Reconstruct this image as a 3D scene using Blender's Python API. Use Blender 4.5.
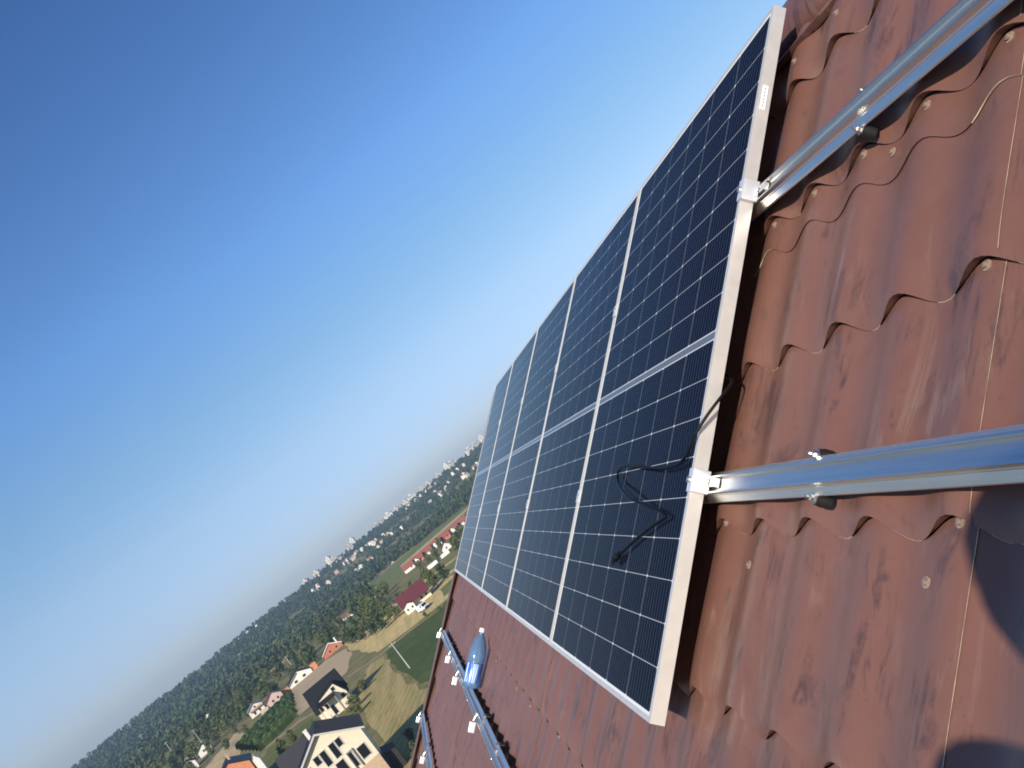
import bpy, bmesh, math, random
from mathutils import Vector, Matrix
random.seed(7)
D = bpy.data
for o in list(D.objects): D.objects.remove(o)
S = bpy.context.scene
COL = S.collection
R = math.radians

# ---------------------------------------------------------------- camera, sky, sun, exposure
cd = D.cameras.new('camera'); cam = D.objects.new('camera', cd); COL.objects.link(cam); S.camera = cam
cd.sensor_width = 36; cd.lens = 29.111; cd.clip_start = 0.02; cd.clip_end = 20000
EYE = 25.0
cam.matrix_world = Matrix(((0.7767, 0.59365, -0.21051, 0), (-0.13877, -0.16472, -0.97653, 0),
                           (-0.6144, 0.78768, -0.04556, EYE), (0, 0, 0, 1)))
SUN = Vector((0.484, 0.734, -0.475)).normalized()          # the way the sunlight travels
elev = math.asin(-SUN.z); az = math.atan2(-SUN.x, -SUN.y)   # compass angle of the sun, from +Y towards +X
world = D.worlds.new('World'); S.world = world; world.use_nodes = True
wn = world.node_tree.nodes; wl = world.node_tree.links
sky = wn.new('ShaderNodeTexSky'); sky.sky_type = 'NISHITA'; sky.sun_disc = False
sky.sun_elevation = elev; sky.sun_rotation = az
sky.air_density = 1.1; sky.dust_density = 0.6; sky.ozone_density = 1.6; sky.altitude = 300
# the clear blue of a dry summer morning: the sky's own colour balance by height above the horizon
tcs = wn.new('ShaderNodeTexCoord'); sx = wn.new('ShaderNodeSeparateXYZ'); wl.new(tcs.outputs['Generated'], sx.inputs[0])
cr = wn.new('ShaderNodeValToRGB'); wl.new(sx.outputs[2], cr.inputs[0])
SKYTINT = [(0.0, (0.42, 0.47, 0.70)), (0.06, (0.43, 0.48, 0.71)), (0.14, (0.53, 0.565, 0.67)), (0.23, (0.50, 0.61, 0.70)), (0.35, (0.47, 0.66, 0.885)), (0.62, (0.295, 0.485, 0.755))]
while len(cr.color_ramp.elements) < len(SKYTINT): cr.color_ramp.elements.new(.5)
for e, (p_, c_) in zip(cr.color_ramp.elements, SKYTINT): e.position = p_; e.color = (*c_, 1)
mx = wn.new('ShaderNodeMix'); mx.data_type = 'RGBA'; mx.blend_type = 'MULTIPLY'; mx.inputs['Factor'].default_value = 1
wl.new(sky.outputs[0], mx.inputs[6]); wl.new(cr.outputs[0], mx.inputs[7])
wl.new(mx.outputs[2], wn['Background'].inputs[0]); wn['Background'].inputs[1].default_value = 0.15
sl = D.lights.new('sun', 'SUN'); sl.energy = 4.8; sl.angle = R(0.5); sl.color = (1.0, 0.91, 0.78)
sun = D.objects.new('sun', sl); COL.objects.link(sun); sun.rotation_euler = SUN.to_track_quat('-Z', 'Y').to_euler()
sun.location = (-30, -50, 80)
S.view_settings.view_transform = 'Standard'; S.view_settings.look = 'None'
S.view_settings.exposure = 0.35; S.view_settings.gamma = 1
S.render.engine = 'CYCLES'
S.cycles.filter_width = 1.8; S.cycles.use_denoising = True; S.cycles.max_bounces = 6; S.cycles.volume_bounces = 0
S.cycles.transparent_max_bounces = 8; S.cycles.caustics_reflective = False; S.cycles.caustics_refractive = False

# ---------------------------------------------------------------- roof frame: u along the ridge, v up the slope, n out of the roof
PITCH = R(39.346); CP, SP = math.cos(PITCH), math.sin(PITCH)
ORI = Vector((0.16631, 1.76345, 24.3445))                   # the panels' near bottom corner
LIN = Matrix(((0, CP, -SP), (1, 0, 0), (0, SP, CP)))
def lin(p): return LIN @ Vector(p)
def uvn(u, v, n): return ORI + lin((u, v, n))

# ---------------------------------------------------------------- materials
class Nodes:
    def __init__(s, name):
        s.m = D.materials.new(name); s.m.use_nodes = True
        s.t = s.m.node_tree; s.n = s.t.nodes; s.l = s.t.links
        s.b = s.n['Principled BSDF']
    def new(s, t, **k):
        x = s.n.new('ShaderNode' + t)
        for a, v in k.items(): setattr(x, a, v)
        return x
    def put(s, sock, v):
        if hasattr(v, 'is_output'): s.l.new(v, sock)
        else: sock.default_value = v
    def math(s, op, a, b=0.0, c=0.0):
        x = s.new('Math', operation=op); s.put(x.inputs[0], a); s.put(x.inputs[1], b)
        if op in ('MULTIPLY_ADD', 'COMPARE', 'SMOOTH_MIN'): s.put(x.inputs[2], c)
        return x.outputs[0]
    def uv(s):
        c = s.new('UVMap'); p = s.new('SeparateXYZ'); s.l.new(c.outputs[0], p.inputs[0]); return c.outputs[0], p.outputs[0], p.outputs[1]
    def obj(s): return s.new('TexCoord').outputs['Object']
    def geo(s): return s.new('NewGeometry').outputs['Position']
    def mapping(s, vec, scale=(1, 1, 1), rot=(0, 0, 0), loc=(0, 0, 0)):
        x = s.new('Mapping'); s.l.new(vec, x.inputs[0]); x.inputs['Scale'].default_value = scale
        x.inputs['Rotation'].default_value = rot; x.inputs['Location'].default_value = loc; return x.outputs[0]
    def noise(s, vec, scale, detail=4, rough=0.55, dist=0.0):
        x = s.new('TexNoise'); s.l.new(vec, x.inputs['Vector']); x.inputs['Scale'].default_value = scale
        x.inputs['Detail'].default_value = detail; x.inputs['Roughness'].default_value = rough; x.inputs['Distortion'].default_value = dist
        return x.outputs['Fac']
    def ramp(s, fac, stops, interp='LINEAR'):
        x = s.new('ValToRGB'); s.l.new(fac, x.inputs[0]); x.color_ramp.interpolation = interp
        e = x.color_ramp.elements
        while len(e) < len(stops): e.new(0.5)
        for i, (p, c) in enumerate(stops): e[i].position = p; e[i].color = c if len(c) == 4 else (*c, 1)
        return x.outputs[0]
    def step(s, fac, a, b): return s.ramp(fac, [(a, (0, 0, 0)), (b, (1, 1, 1))])
    def mix(s, f, a, b, mode='MIX'):
        x = s.new('Mix', data_type='RGBA', blend_type=mode); s.put(x.inputs['Factor'], f)
        for k, v in ((6, a), (7, b)): s.put(x.inputs[k], v if hasattr(v, 'is_output') else (*v[:3], 1))
        return x.outputs[2]
    def bump(s, h, strength=0.3, dist=0.01):
        x = s.new('Bump'); s.l.new(h, x.inputs['Height']); x.inputs['Strength'].default_value = strength
        x.inputs['Distance'].default_value = dist; s.l.new(x.outputs[0], s.b.inputs['Normal'])
    def set(s, **k):
        for a, v in k.items():
            nm = {'color': 'Base Color', 'rough': 'Roughness', 'metal': 'Metallic', 'spec': 'Specular IOR Level', 'coat': 'Coat Weight',
                  'coat_rough': 'Coat Roughness', 'trans': 'Transmission Weight', 'ior': 'IOR', 'aniso': 'Anisotropic'}[a]
            if a == 'color' and not hasattr(v, 'is_output'): v = (*v[:3], 1)
            s.put(s.b.inputs[nm], v)
        return s

MAT = {}
def plain(name, color, rough=0.6, metal=0.0, var=0.12, scale=3.0, spec=0.4):
    n = Nodes(name)
    f = n.noise(n.obj(), scale, 5, 0.6)
    lo = [c * (1 - var) for c in color]; hi = [min(1, c * (1 + var)) for c in color]
    n.set(color=n.ramp(f, [(0.3, lo), (0.7, hi)]), rough=rough, metal=metal, spec=spec)
    MAT[name] = n.m; return n.m

def roof_paint(name, base=(0.159, 0.071, 0.050)):
    n = Nodes(name); vec, u, v = n.uv()
    big = n.noise(vec, 1.7, 4, 0.6); fine = n.noise(vec, 26, 4, 0.7)
    streak = n.noise(n.mapping(vec, (24, 5.0, 1)), 1.0, 6, 0.72, 0.8)      # long smears down the slope
    patch = n.noise(n.mapping(vec, (1, 1, 1), (0, 0, 0.3)), 4.2, 6, 0.7, 1.2)
    c = n.mix(n.step(big, 0.3, 0.72), [x * 0.9 for x in base], [x * 1.12 for x in base])
    c = n.mix(n.math('MULTIPLY', n.step(fine, 0.3, 0.75), 0.30), c, (0.19, 0.105, 0.088))
    dirt = n.math('MULTIPLY', n.step(streak, 0.485, 0.585), n.step(patch, 0.495, 0.60))
    c = n.mix(n.math('MULTIPLY', dirt, 0.70), c, (0.058, 0.034, 0.034))
    chalk = n.math('MULTIPLY', n.step(n.noise(n.mapping(vec, (16, 3.0, 1), (0, 0, 0.08), (3.7, 1.2, 0)), 1.0, 6, 0.7, 1.5), 0.53, 0.70),
                   n.step(n.noise(n.mapping(vec, loc=(5, 9, 0)), 3.1, 4, 0.6), 0.48, 0.62))
    c = n.mix(n.math('MULTIPLY', chalk, 0.5), c, (0.26, 0.19, 0.15))
    spots = n.step(n.noise(vec, 60, 2, 0.5), 0.70, 0.78)
    c = n.mix(n.math('MULTIPLY', spots, 0.5), c, (0.09, 0.05, 0.04))
    n.set(color=c, rough=n.math('ADD', 0.30, n.math('MULTIPLY', patch, 0.20)), spec=0.5)
    n.bump(n.noise(vec, 9, 5, 0.6), 0.16, 0.006)
    MAT[name] = n.m; return n.m

def glass_cells():
    n = Nodes('solar_cells'); vec, u, v = n.uv()
    U0, PU, V0, PV, MID = 0.0165, 0.1835, 0.0185, 0.0923, 0.0236
    cu = n.math('DIVIDE', n.math('SUBTRACT', u, U0), PU)
    vtop = n.math('GREATER_THAN', v, 0.861)
    vv = n.math('SUBTRACT', n.math('SUBTRACT', v, V0), n.math('MULTIPLY', vtop, MID))
    cv = n.math('DIVIDE', vv, PV)
    def edge(x, pitch):                                   # metres to the nearest cell boundary
        f = n.math('FRACT', n.math('ADD', x, 100.5)); return n.math('MULTIPLY', n.math('ABSOLUTE', n.math('SUBTRACT', f, 0.5)), pitch)
    eu, ev = edge(cu, PU), edge(cv, PV)
    gap = n.math('MAXIMUM', n.math('LESS_THAN', eu, 0.0006), n.math('LESS_THAN', ev, 0.00085))
    # the chamfered corners of the pseudo-square cells leave small pale diamonds at every second row
    dia = n.math('LESS_THAN', n.math('ADD', eu, ev), 0.0045)
    # outside the cell field and the middle strip: white back sheet
    inu = n.math('MULTIPLY', n.math('GREATER_THAN', u, U0), n.math('LESS_THAN', u, U0 + 6 * PU))
    inv = n.math('MULTIPLY', n.math('GREATER_THAN', v, V0), n.math('LESS_THAN', v, 1.722 - V0))
    mid = n.math('MULTIPLY', n.math('LESS_THAN', n.math('ABSOLUTE', n.math('SUBTRACT', v, 0.861)), MID / 2), 1.0)
    ribbon = n.math('LESS_THAN', n.math('ABSOLUTE', n.math('SUBTRACT', v, 0.861)), 0.0090)
    bus = n.math('FRACT', n.math('MULTIPLY', cu, 10.0))
    busl = n.math('LESS_THAN', n.math('ABSOLUTE', n.math('SUBTRACT', bus, 0.5)), 0.030)
    cellv = n.noise(n.mapping(vec, (1, 1, 1)), 2.2, 2)
    cell = n.ramp(cellv, [(0.3, (0.0022, 0.0036, 0.0115)), (0.7, (0.0034, 0.0052, 0.0155))])
    c = n.mix(n.math('MULTIPLY', busl, 0.85), cell, (0.105, 0.115, 0.13))
    c = n.mix(gap, c, (0.33, 0.35, 0.37)); c = n.mix(dia, c, (0.62, 0.64, 0.66))
    c = n.mix(mid, c, (0.46, 0.48, 0.50)); c = n.mix(ribbon, c, (0.10, 0.12, 0.16))
    outside = n.math('SUBTRACT', 1.0, n.math('MULTIPLY', inu, inv))
    c = n.mix(outside, c, (0.60, 0.61, 0.62))
    n.set(color=c, rough=0.11, spec=0.5, ior=1.07)
    MAT['solar_cells'] = n.m

def aluminium(name, base, rough, metal=1.0, stretch=(1, 60, 60)):
    n = Nodes(name); vec = n.mapping(n.obj(), stretch)
    f = n.noise(vec, 8, 4, 0.6)
    n.set(color=n.ramp(f, [(0.3, [b * 0.9 for b in base]), (0.7, base)]), metal=metal,
          rough=n.math('ADD', rough, n.math('MULTIPLY', f, 0.1)))
    MAT[name] = n.m

roof_paint('roof_paint'); roof_paint('trim_paint', (0.136, 0.060, 0.046)); glass_cells()
aluminium('frame_metal', (0.82, 0.775, 0.705), 0.46, 0.68, (3, 3, 3))
aluminium('rail_metal', (0.80, 0.785, 0.755), 0.30, 1.0, (30, 0.6, 30))
aluminium('clamp_metal', (0.88, 0.88, 0.88), 0.34, 0.6, (4, 4, 4))
plain('steel', (0.62, 0.6, 0.56), 0.3, 1.0); plain('black_rubber', (0.012, 0.012, 0.013), 0.55)
plain('cable_black', (0.004, 0.004, 0.005), 0.5, spec=0.2); plain('bare_edge', (0.50, 0.39, 0.27), 0.5, 0.2, 0.5, 25)
plain('backsheet', (0.7, 0.7, 0.7), 0.6); plain('screw_paint', (0.24, 0.175, 0.135), 0.4, 0.0, 0.5, 90)
plain('sticker_white', (0.78, 0.77, 0.74), 0.5); plain('plaster_grey', (0.5, 0.47, 0.43), 0.9)
plain('cream_plaster', (0.72, 0.63, 0.47), 0.9, var=0.07); plain('white_plaster', (0.76, 0.72, 0.63), 0.9, var=0.06)
plain('pale_plaster', (0.62, 0.55, 0.46), 0.9); plain('orange_block', (0.62, 0.24, 0.12), 0.9, var=0.2)
plain('brick_red', (0.48, 0.16, 0.085), 0.9, var=0.25, scale=1.5); plain('rose_plaster', (0.58, 0.42, 0.34), 0.9)
plain('roof_navy', (0.006, 0.008, 0.016), 0.55, spec=0.25); plain('roof_graphite', (0.011, 0.011, 0.013), 0.65, spec=0.2); plain('roof_slate', (0.034, 0.033, 0.036), 0.7); plain('roof_maroon', (0.115, 0.026, 0.030), 0.5)
plain('roof_red', (0.25, 0.085, 0.062), 0.7, var=0.25); plain('roof_grey', (0.16, 0.15, 0.15), 0.8); plain('window_dark', (0.012, 0.014, 0.018), 0.12)
plain('timber_tan', (0.50, 0.35, 0.23), 0.8); plain('dark_shade_and_shed', (0.03, 0.026, 0.024), 0.8)
plain('concrete', (0.42, 0.40, 0.37), 0.9); plain('wood_pole', (0.35, 0.30, 0.25), 0.9); plain('tarp_white', (0.74, 0.72, 0.62), 0.6)
plain('van_white', (0.78, 0.78, 0.77), 0.25, var=0.02); plain('tyre', (0.02, 0.02, 0.02), 0.8); plain('lamp_glass', (0.8, 0.8, 0.75), 0.1)
plain('trunk_bark', (0.10, 0.07, 0.05), 0.95)
plain('skin', (0.52, 0.30, 0.21), 0.5, var=0.05); plain('shirt_cloth', (0.06, 0.075, 0.11), 0.9); plain('trouser_cloth', (0.035, 0.04, 0.05), 0.9)
plain('hair_dark', (0.03, 0.02, 0.015), 0.6); plain('shoe_leather', (0.05, 0.045, 0.04), 0.7); plain('phone_black', (0.015, 0.015, 0.017), 0.2)

def bottle_mats():
    n = Nodes('blue_plastic'); n.set(color=(0.26, 0.50, 0.84), rough=0.08, trans=0.70, ior=1.2, coat=0.9, coat_rough=0.08); n.bump(n.noise(n.obj(), 70, 3), 0.9, 0.012); MAT['blue_plastic'] = n.m
    n = Nodes('bottle_label'); vec, u, v = n.uv()
    f = n.noise(n.mapping(vec, (2.6, 0.5, 1)), 1.0, 2, 0.4)
    n.set(color=n.ramp(f, [(0.36, (0.02, 0.07, 0.42)), (0.48, (0.05, 0.20, 0.66)), (0.54, (0.30, 0.48, 0.75)), (0.60, (0.74, 0.79, 0.85))]), rough=0.25); MAT['bottle_label'] = n.m
bottle_mats()

def field_mat(name, c1, c2, c3=None, stripe=None, scale=0.05, ang=0.0):
    n = Nodes(name); p = n.geo()
    a = n.noise(p, scale, 6, 0.65); b = n.noise(p, scale * 9, 5, 0.7)
    c = n.mix(n.step(a, 0.35, 0.65), c1, c2)
    if c3:
        c = n.mix(n.math('MULTIPLY', n.step(b, 0.42, 0.66), 0.75), c, c3)
        c = n.mix(n.math('MULTIPLY', n.step(n.noise(p, scale * 4.3, 4, 0.6, 0.5), 0.48, 0.62), 0.55), c, c1)
    if stripe:
        period, col, amt = stripe
        m = n.mapping(p, (1, 1, 1), (0, 0, ang))
        w = n.new('TexWave', wave_type='BANDS', bands_direction='X'); n.l.new(m, w.inputs[0])
        w.inputs['Scale'].default_value = 0.314 / period; w.inputs['Distortion'].default_value = 1.2; w.inputs['Detail'].default_value = 3
        w.inputs['Detail Scale'].default_value = 0.6
        c = n.mix(n.math('MULTIPLY', w.outputs['Fac'], amt), c, col)
        stk = n.noise(n.mapping(p, (0.55, 0.035, 1), (0, 0, ang)), 1.0, 5, 0.65, 0.4)
        c = n.mix(n.math('MULTIPLY', n.step(stk, 0.42, 0.62), 0.6), c, c3 or c2)
    n.set(color=c, rough=0.95, spec=0.1); n.bump(b, 0.5, 0.4)
    MAT[name] = n.m
field_mat('ground_grass', (0.105, 0.112, 0.040), (0.19, 0.165, 0.066), (0.28, 0.215, 0.105), scale=0.03)
field_mat('wheat', (0.60, 0.43, 0.185), (0.47, 0.35, 0.14), (0.30, 0.27, 0.095), (5, (0.60, 0.44, 0.22), 0.45), 0.02, R(62))
field_mat('meadow', (0.34, 0.26, 0.10), (0.19, 0.19, 0.06), (0.42, 0.31, 0.14), (1.5, (0.150, 0.145, 0.052), 0.55), 0.03, R(12))
field_mat('green_crop', (0.055, 0.082, 0.021), (0.095, 0.115, 0.033), (0.035, 0.055, 0.015), scale=0.06)
field_mat('bare_soil', (0.46, 0.325, 0.21), (0.52, 0.38, 0.25), (0.38, 0.31, 0.165), (3.0, (0.17, 0.12, 0.075), 0.4), 0.03, R(35))
field_mat('lawn', (0.10, 0.115, 0.034), (0.17, 0.155, 0.055), (0.065, 0.09, 0.026), scale=0.06)
field_mat('sand', (0.55, 0.40, 0.22), (0.43, 0.32, 0.17), (0.24, 0.19, 0.09), scale=0.05)
field_mat('track', (0.34, 0.26, 0.155), (0.27, 0.21, 0.12), (0.18, 0.155, 0.075), scale=0.2)
field_mat('fresh_green', (0.095, 0.135, 0.036), (0.145, 0.165, 0.048), (0.21, 0.185, 0.070), scale=0.02)
field_mat('corn_leaf', (0.070, 0.112, 0.028), (0.110, 0.150, 0.042), None, scale=0.3)

def leaf_mat(name, a, b, c):
    n = Nodes(name); inf = n.new('ObjectInfo').outputs['Random']; p = n.geo()
    f = n.noise(p, 0.35, 3, 0.6)
    col = n.mix(n.step(f, 0.35, 0.65), a, b); col = n.mix(n.math('MULTIPLY', inf, 0.65), col, c)
    col = n.mix(n.math('MULTIPLY', n.step(n.noise(p, 0.012, 3, 0.5), 0.45, 0.62), 0.45), col, c)
    n.set(color=col, rough=0.75, spec=0.25); MAT[name] = n.m
leaf_mat('leaf_dark', (0.036, 0.062, 0.018), (0.074, 0.106, 0.030), (0.040, 0.058, 0.023))
leaf_mat('leaf_mid', (0.062, 0.096, 0.026), (0.112, 0.146, 0.042), (0.132, 0.132, 0.046))
leaf_mat('leaf_olive', (0.105, 0.110, 0.042), (0.15, 0.140, 0.058), (0.080, 0.102, 0.034))
def far_leaves():
    n = Nodes('leaf_far'); a = n.new('Attribute'); a.attribute_name = 'tint'; p = n.geo()
    f = n.math('ADD', n.math('MULTIPLY', a.outputs['Fac'], 0.8), n.math('MULTIPLY', n.noise(p, 0.3, 3, 0.6), 0.25))
    c = n.ramp(f, [(0.1, (0.028, 0.048, 0.020)), (0.4, (0.046, 0.070, 0.027)), (0.65, (0.070, 0.092, 0.035)), (0.85, (0.098, 0.108, 0.045)), (1.0, (0.105, 0.085, 0.050))])
    n.set(color=c, rough=0.75, spec=0.2); MAT['leaf_far'] = n.m
far_leaves()

# ---------------------------------------------------------------- mesh helpers
class MB:
    """collects faces; build() links them as ONE mesh object"""
    def __init__(s): s.v = []; s.f = []; s.m = []; s.uv = []
    def add(s, verts, faces, mi=0):
        k = len(s.v); s.v += [Vector(p) for p in verts]; s.f += [[i + k for i in f] for f in faces]; s.m += [mi] * len(faces); return s
    def box(s, lo, hi, mi=0):
        (a, b, c), (d, e, f) = lo, hi
        return s.add([(a, b, c), (d, b, c), (d, e, c), (a, e, c), (a, b, f), (d, b, f), (d, e, f), (a, e, f)],
                     [(0, 3, 2, 1), (4, 5, 6, 7), (0, 1, 5, 4), (1, 2, 6, 5), (2, 3, 7, 6), (3, 0, 4, 7)], mi)
    def prism(s, poly, axis, a, b, mi=0):
        """extrude a 2-D outline along axis 0/1/2 from a to b"""
        n = len(poly)
        def P(q, t): l = list(q); l.insert(axis, t); return l
        vs = [P(q, a) for q in poly] + [P(q, b) for q in poly]
        fs = [tuple(range(n))[::-1], tuple(range(n, 2 * n))] + [(i, (i + 1) % n, n + (i + 1) % n, n + i) for i in range(n)]
        return s.add(vs, fs, mi)
    def tube(s, pts, r, seg=8, mi=0, cap=True):
        pts = [Vector(p) for p in pts]; k = len(s.v); rr = r if isinstance(r, (list, tuple)) else [r] * len(pts)
        prev = None
        for i, p in enumerate(pts):
            t = (pts[min(i + 1, len(pts) - 1)] - pts[max(i - 1, 0)]).normalized()
            if prev is None: x = t.orthogonal().normalized()
            else:
                x = prev - t * prev.dot(t); x = x.normalized() if x.length > 1e-6 else t.orthogonal().normalized()
            prev = x; y = t.cross(x)
            for j in range(seg):
                a = 2 * math.pi * j / seg; s.v.append(p + (x * math.cos(a) + y * math.sin(a)) * rr[i])
        for i in range(len(pts) - 1):
            for j in range(seg):
                a = k + i * seg + j; b = k + i * seg + (j + 1) % seg
                s.f.append([a, b, b + seg, a + seg]); s.m.append(mi)
        if cap:
            s.f.append([k + j for j in range(seg)][::-1]); s.m.append(mi)
            e = k + (len(pts) - 1) * seg; s.f.append([e + j for j in range(seg)]); s.m.append(mi)
        return s
    def lathe(s, prof, center, axis='z', seg=24, mi=0):
        k = len(s.v); cx, cy, cz = center
        for r, h in prof:
            for j in range(seg):
                a = 2 * math.pi * j / seg; c, d = r * math.cos(a), r * math.sin(a)
                s.v.append(Vector({'z': (cx + c, cy + d, cz + h), 'y': (cx + c, cy + h, cz + d), 'x': (cx + h, cy + c, cz + d)}[axis]))
        for i in range(len(prof) - 1):
            for j in range(seg):
                a = k + i * seg + j; b = k + i * seg + (j + 1) % seg
                s.f.append([a, b, b + seg, a + seg]); s.m.append(mi)
        s.f.append([k + j for j in range(seg)]); s.m.append(mi)
        e = k + (len(prof) - 1) * seg; s.f.append([e + j for j in range(seg)]); s.m.append(mi)
        return s
    def build(s, name, mats, parent=None, roof=False, smooth=None, bevel=0.0, recalc=True, uvs=None, loc=None):
        me = D.meshes.new(name)
        vs = [lin(p) for p in s.v] if roof else s.v
        me.from_pydata([tuple(p) for p in vs], [], s.f)
        if not isinstance(mats, (list, tuple)): mats = [mats]
        for m in mats: me.materials.append(MAT[m] if isinstance(m, str) else m)
        me.polygons.foreach_set('material_index', s.m)
        if uvs:
            l = me.uv_layers.new(name='UVMap')
            for lp in me.loops: l.data[lp.index].uv = uvs(s.v[lp.vertex_index])
        if recalc or bevel:
            bm = bmesh.new(); bm.from_mesh(me)
            if bevel: bmesh.ops.bevel(bm, geom=[e for e in bm.edges], offset=bevel, segments=2, affect='EDGES', profile=0.6, clamp_overlap=True)
            if recalc: bmesh.ops.recalc_face_normals(bm, faces=bm.faces)
            bm.to_mesh(me); bm.free()
        if smooth is not None:
            me.polygons.foreach_set('use_smooth', [True] * len(me.polygons))
            try: me.set_sharp_from_angle(angle=R(smooth))
            except Exception: pass
        me.update()
        o = D.objects.new(name, me); COL.objects.link(o)
        if parent is not None: o.parent = parent
        if loc is not None: o.location = loc
        return o

def tag(o, label, cat=None, group=None, kind=None):
    if label: o['label'] = label
    if cat: o['category'] = cat
    if group: o['group'] = group
    if kind: o['kind'] = kind
    return o
def thing(name, label, cat, loc=(0, 0, 0), rotz=0.0, group=None):
    o = D.objects.new(name, None); COL.objects.link(o); o.empty_display_size = 0.2
    o.location = loc; o.rotation_euler = (0, 0, rotz)
    return tag(o, label, cat, group)
def dup(root, loc, label=None, rotz=None, group=None, scale=None):
    r = root.copy(); COL.objects.link(r); r.location = loc
    if rotz is not None: r.rotation_euler = (0, 0, rotz)
    if scale: r.scale = scale
    if label: r['label'] = label
    if group: r['group'] = group
    for c0 in list(root.children):
        c = c0.copy(); COL.objects.link(c); c.parent = r
        for g0 in list(c0.children):
            g = g0.copy(); COL.objects.link(g); g.parent = c
    return r

# ---------------------------------------------------------------- terrain
def sm(a, b, x):
    t = min(1, max(0, (x - a) / (b - a))); return t * t * (3 - 2 * t)
CREST = [(-.7, 17), (-.485, 20), (-.4, 24), (-.22, 28), (0, 36), (.1, 41), (.3, 40)]
def crest_at(x):
    if x <= CREST[0][0]: return CREST[0][1]
    for (a, b), (c, d) in zip(CREST, CREST[1:]):
        if x <= c: return b + (d - b) * (x - a) / (c - a)
    return CREST[-1][1]
def terrain(x, y):
    if y <= 300: return 16 * (1 - sm(22, 84, y)) if y > 22 else 16.0
    t = x / y; y1 = 1250 if t < -.3 else 1250 + 350 * sm(-.3, .05, t)
    k = max(0, min(1, (y - 700) / (y1 - 700))); k = k * k * (1.6 - .6 * k)
    return crest_at(t) * k + .9 * math.sin(x * .011 + y * .006) * sm(700, 900, y)
ys = [-2500, -900, -300, -60, 0, 22] + list(range(26, 88, 4)) + [100, 150, 220, 300] + list(range(340, 700, 40)) + list(range(700, 1720, 20)) + [1800, 1950, 2150, 2500]
xs = [-2500, -2000, -1500] + list(range(-1200, 901, 25)) + [1100, 1500, 2000, 2500]
g = MB(); W = len(xs)
g.v = [Vector((x, y, terrain(x, y))) for y in ys for x in xs]
g.f = [[j * W + i, j * W + i + 1, (j + 1) * W + i + 1, (j + 1) * W + i] for j in range(len(ys) - 1) for i in range(W - 1)]
g.m = [0] * len(g.f)
tag(g.build('ground', 'ground_grass', recalc=False, smooth=180), None, kind='structure')

FIELDS = [
    ('dry_wheat_field', 'wheat', .05, [(-42.8, 341.0), (-24.0, 345.9), (-0.2, 338.9), (16.9, 320.4), (7.0, 233.0), (-3.5, 232.0), (-11.9, 232.9), (-24.6, 239.1), (-36.5, 294.4)]),
    ('green_field', 'green_crop', .05, [(-22.3, 229.3), (-12.7, 228.4), (-1.1, 218.9), (-5.9, 161.0), (-10.9, 148.4), (-13.2, 153.2), (-16.9, 179.2)]),
    ('mown_meadow', 'meadow', .05, [(-26.4, 228.1), (-22.1, 222.5), (-17.2, 177.9), (-13.4, 148.5), (-6, 131.3), (2, 110.5), (2, 88), (-14, 86), (-17.2, 111.4), (-21.2, 137.2), (-29.2, 198.1)]),
    ('bare_field', 'bare_soil', .05, [(-66.7, 335.2), (-51.2, 336.7), (-40.0, 316.4), (-35.8, 282.6), (-35.6, 250.4), (-46.5, 241.0), (-50.6, 240.2)]),
    ('lawn', 'lawn', .05, [(-58.2, 209.9), (-58.0, 226.0), (-43.7, 217.4), (-34.0, 181.0), (-30, 140), (-43.0, 140)]),
    ('sandy_yard', 'sand', .06, [(-97.5, 291.6), (-92.0, 336.0), (-79.0, 297.4), (-72.8, 247.9), (-84, 240)]),
    ('farm_track', 'track', .09, [(-60.8, 231.1), (-60.0, 233.2), (-49.1, 231.0), (-41.1, 220.4), (-40.6, 217.5), (-48.1, 225.9), (-58.0, 226.9)]),
    ('field_path', 'track', .10, [(-35.0, 239.9), (-25.1, 231.0), (-19.0, 230.9), (-10.8, 229.7), (-10.6, 226.7), (-18.6, 227.8), (-24.6, 227.2), (-33.7, 235.8)]),
    ('far_green_field', 'fresh_green', .05, [(-184.9, 523.6), (-177.6, 543.8), (-146.0, 442.2), (-145.8, 423.2)]),
    ('brown_strip', 'bare_soil', .06, [(-138.7, 401.3), (-125.3, 408.0), (-117.3, 382.2), (-124.5, 362.0)]),
    ('valley_meadow', 'fresh_green', .05, [(-25.1, 462.4), (24.1, 479.6), (46.5, 552.8), (75.0, 640), (85.4, 690), (27.3, 686.3), (-21.2, 687.0), (-45.4, 630.4)]),
    ('gravel_road', 'sand', .10, [(-14.1, 579.9), (45.9, 640.0), (75.4, 690), (70, 655), (42, 600.5), (-13.2, 545.9)]),
    ('green_strip', 'fresh_green', .09, [(-4.3, 325.4), (16.9, 320.4), (13.4, 289.7), (-4.8, 304.5)]),
    ('grass_strip', 'fresh_green', .09, [(-1.2, 265.4), (11.7, 275.1), (8.1, 243.3), (-1.4, 241.6)]),
    ('field_strip', 'fresh_green', .05, [(-150, 640), (-104, 646), (-94, 612), (-132, 600)]),
    ('field_strip', 'wheat', .05, [(-100, 690), (-60, 693), (-52, 655), (-84, 648)]),
    ('field_strip', 'bare_soil', .05, [(-176, 680), (-158, 684), (-142, 626), (-153, 601)]),
    ('field_strip', 'meadow', .05, [(-130, 560), (-96, 566), (-92, 540), (-120, 530)]),
    ('field_strip', 'wheat', .05, [(-61, 690), (2, 696), (4, 690), (-54, 676)]),
    ('clearing', 'fresh_green', .05, [(-55.1, 469.6), (-47.9, 481.1), (-40.8, 424.1), (-47.9, 414.1)]),
]
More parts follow.
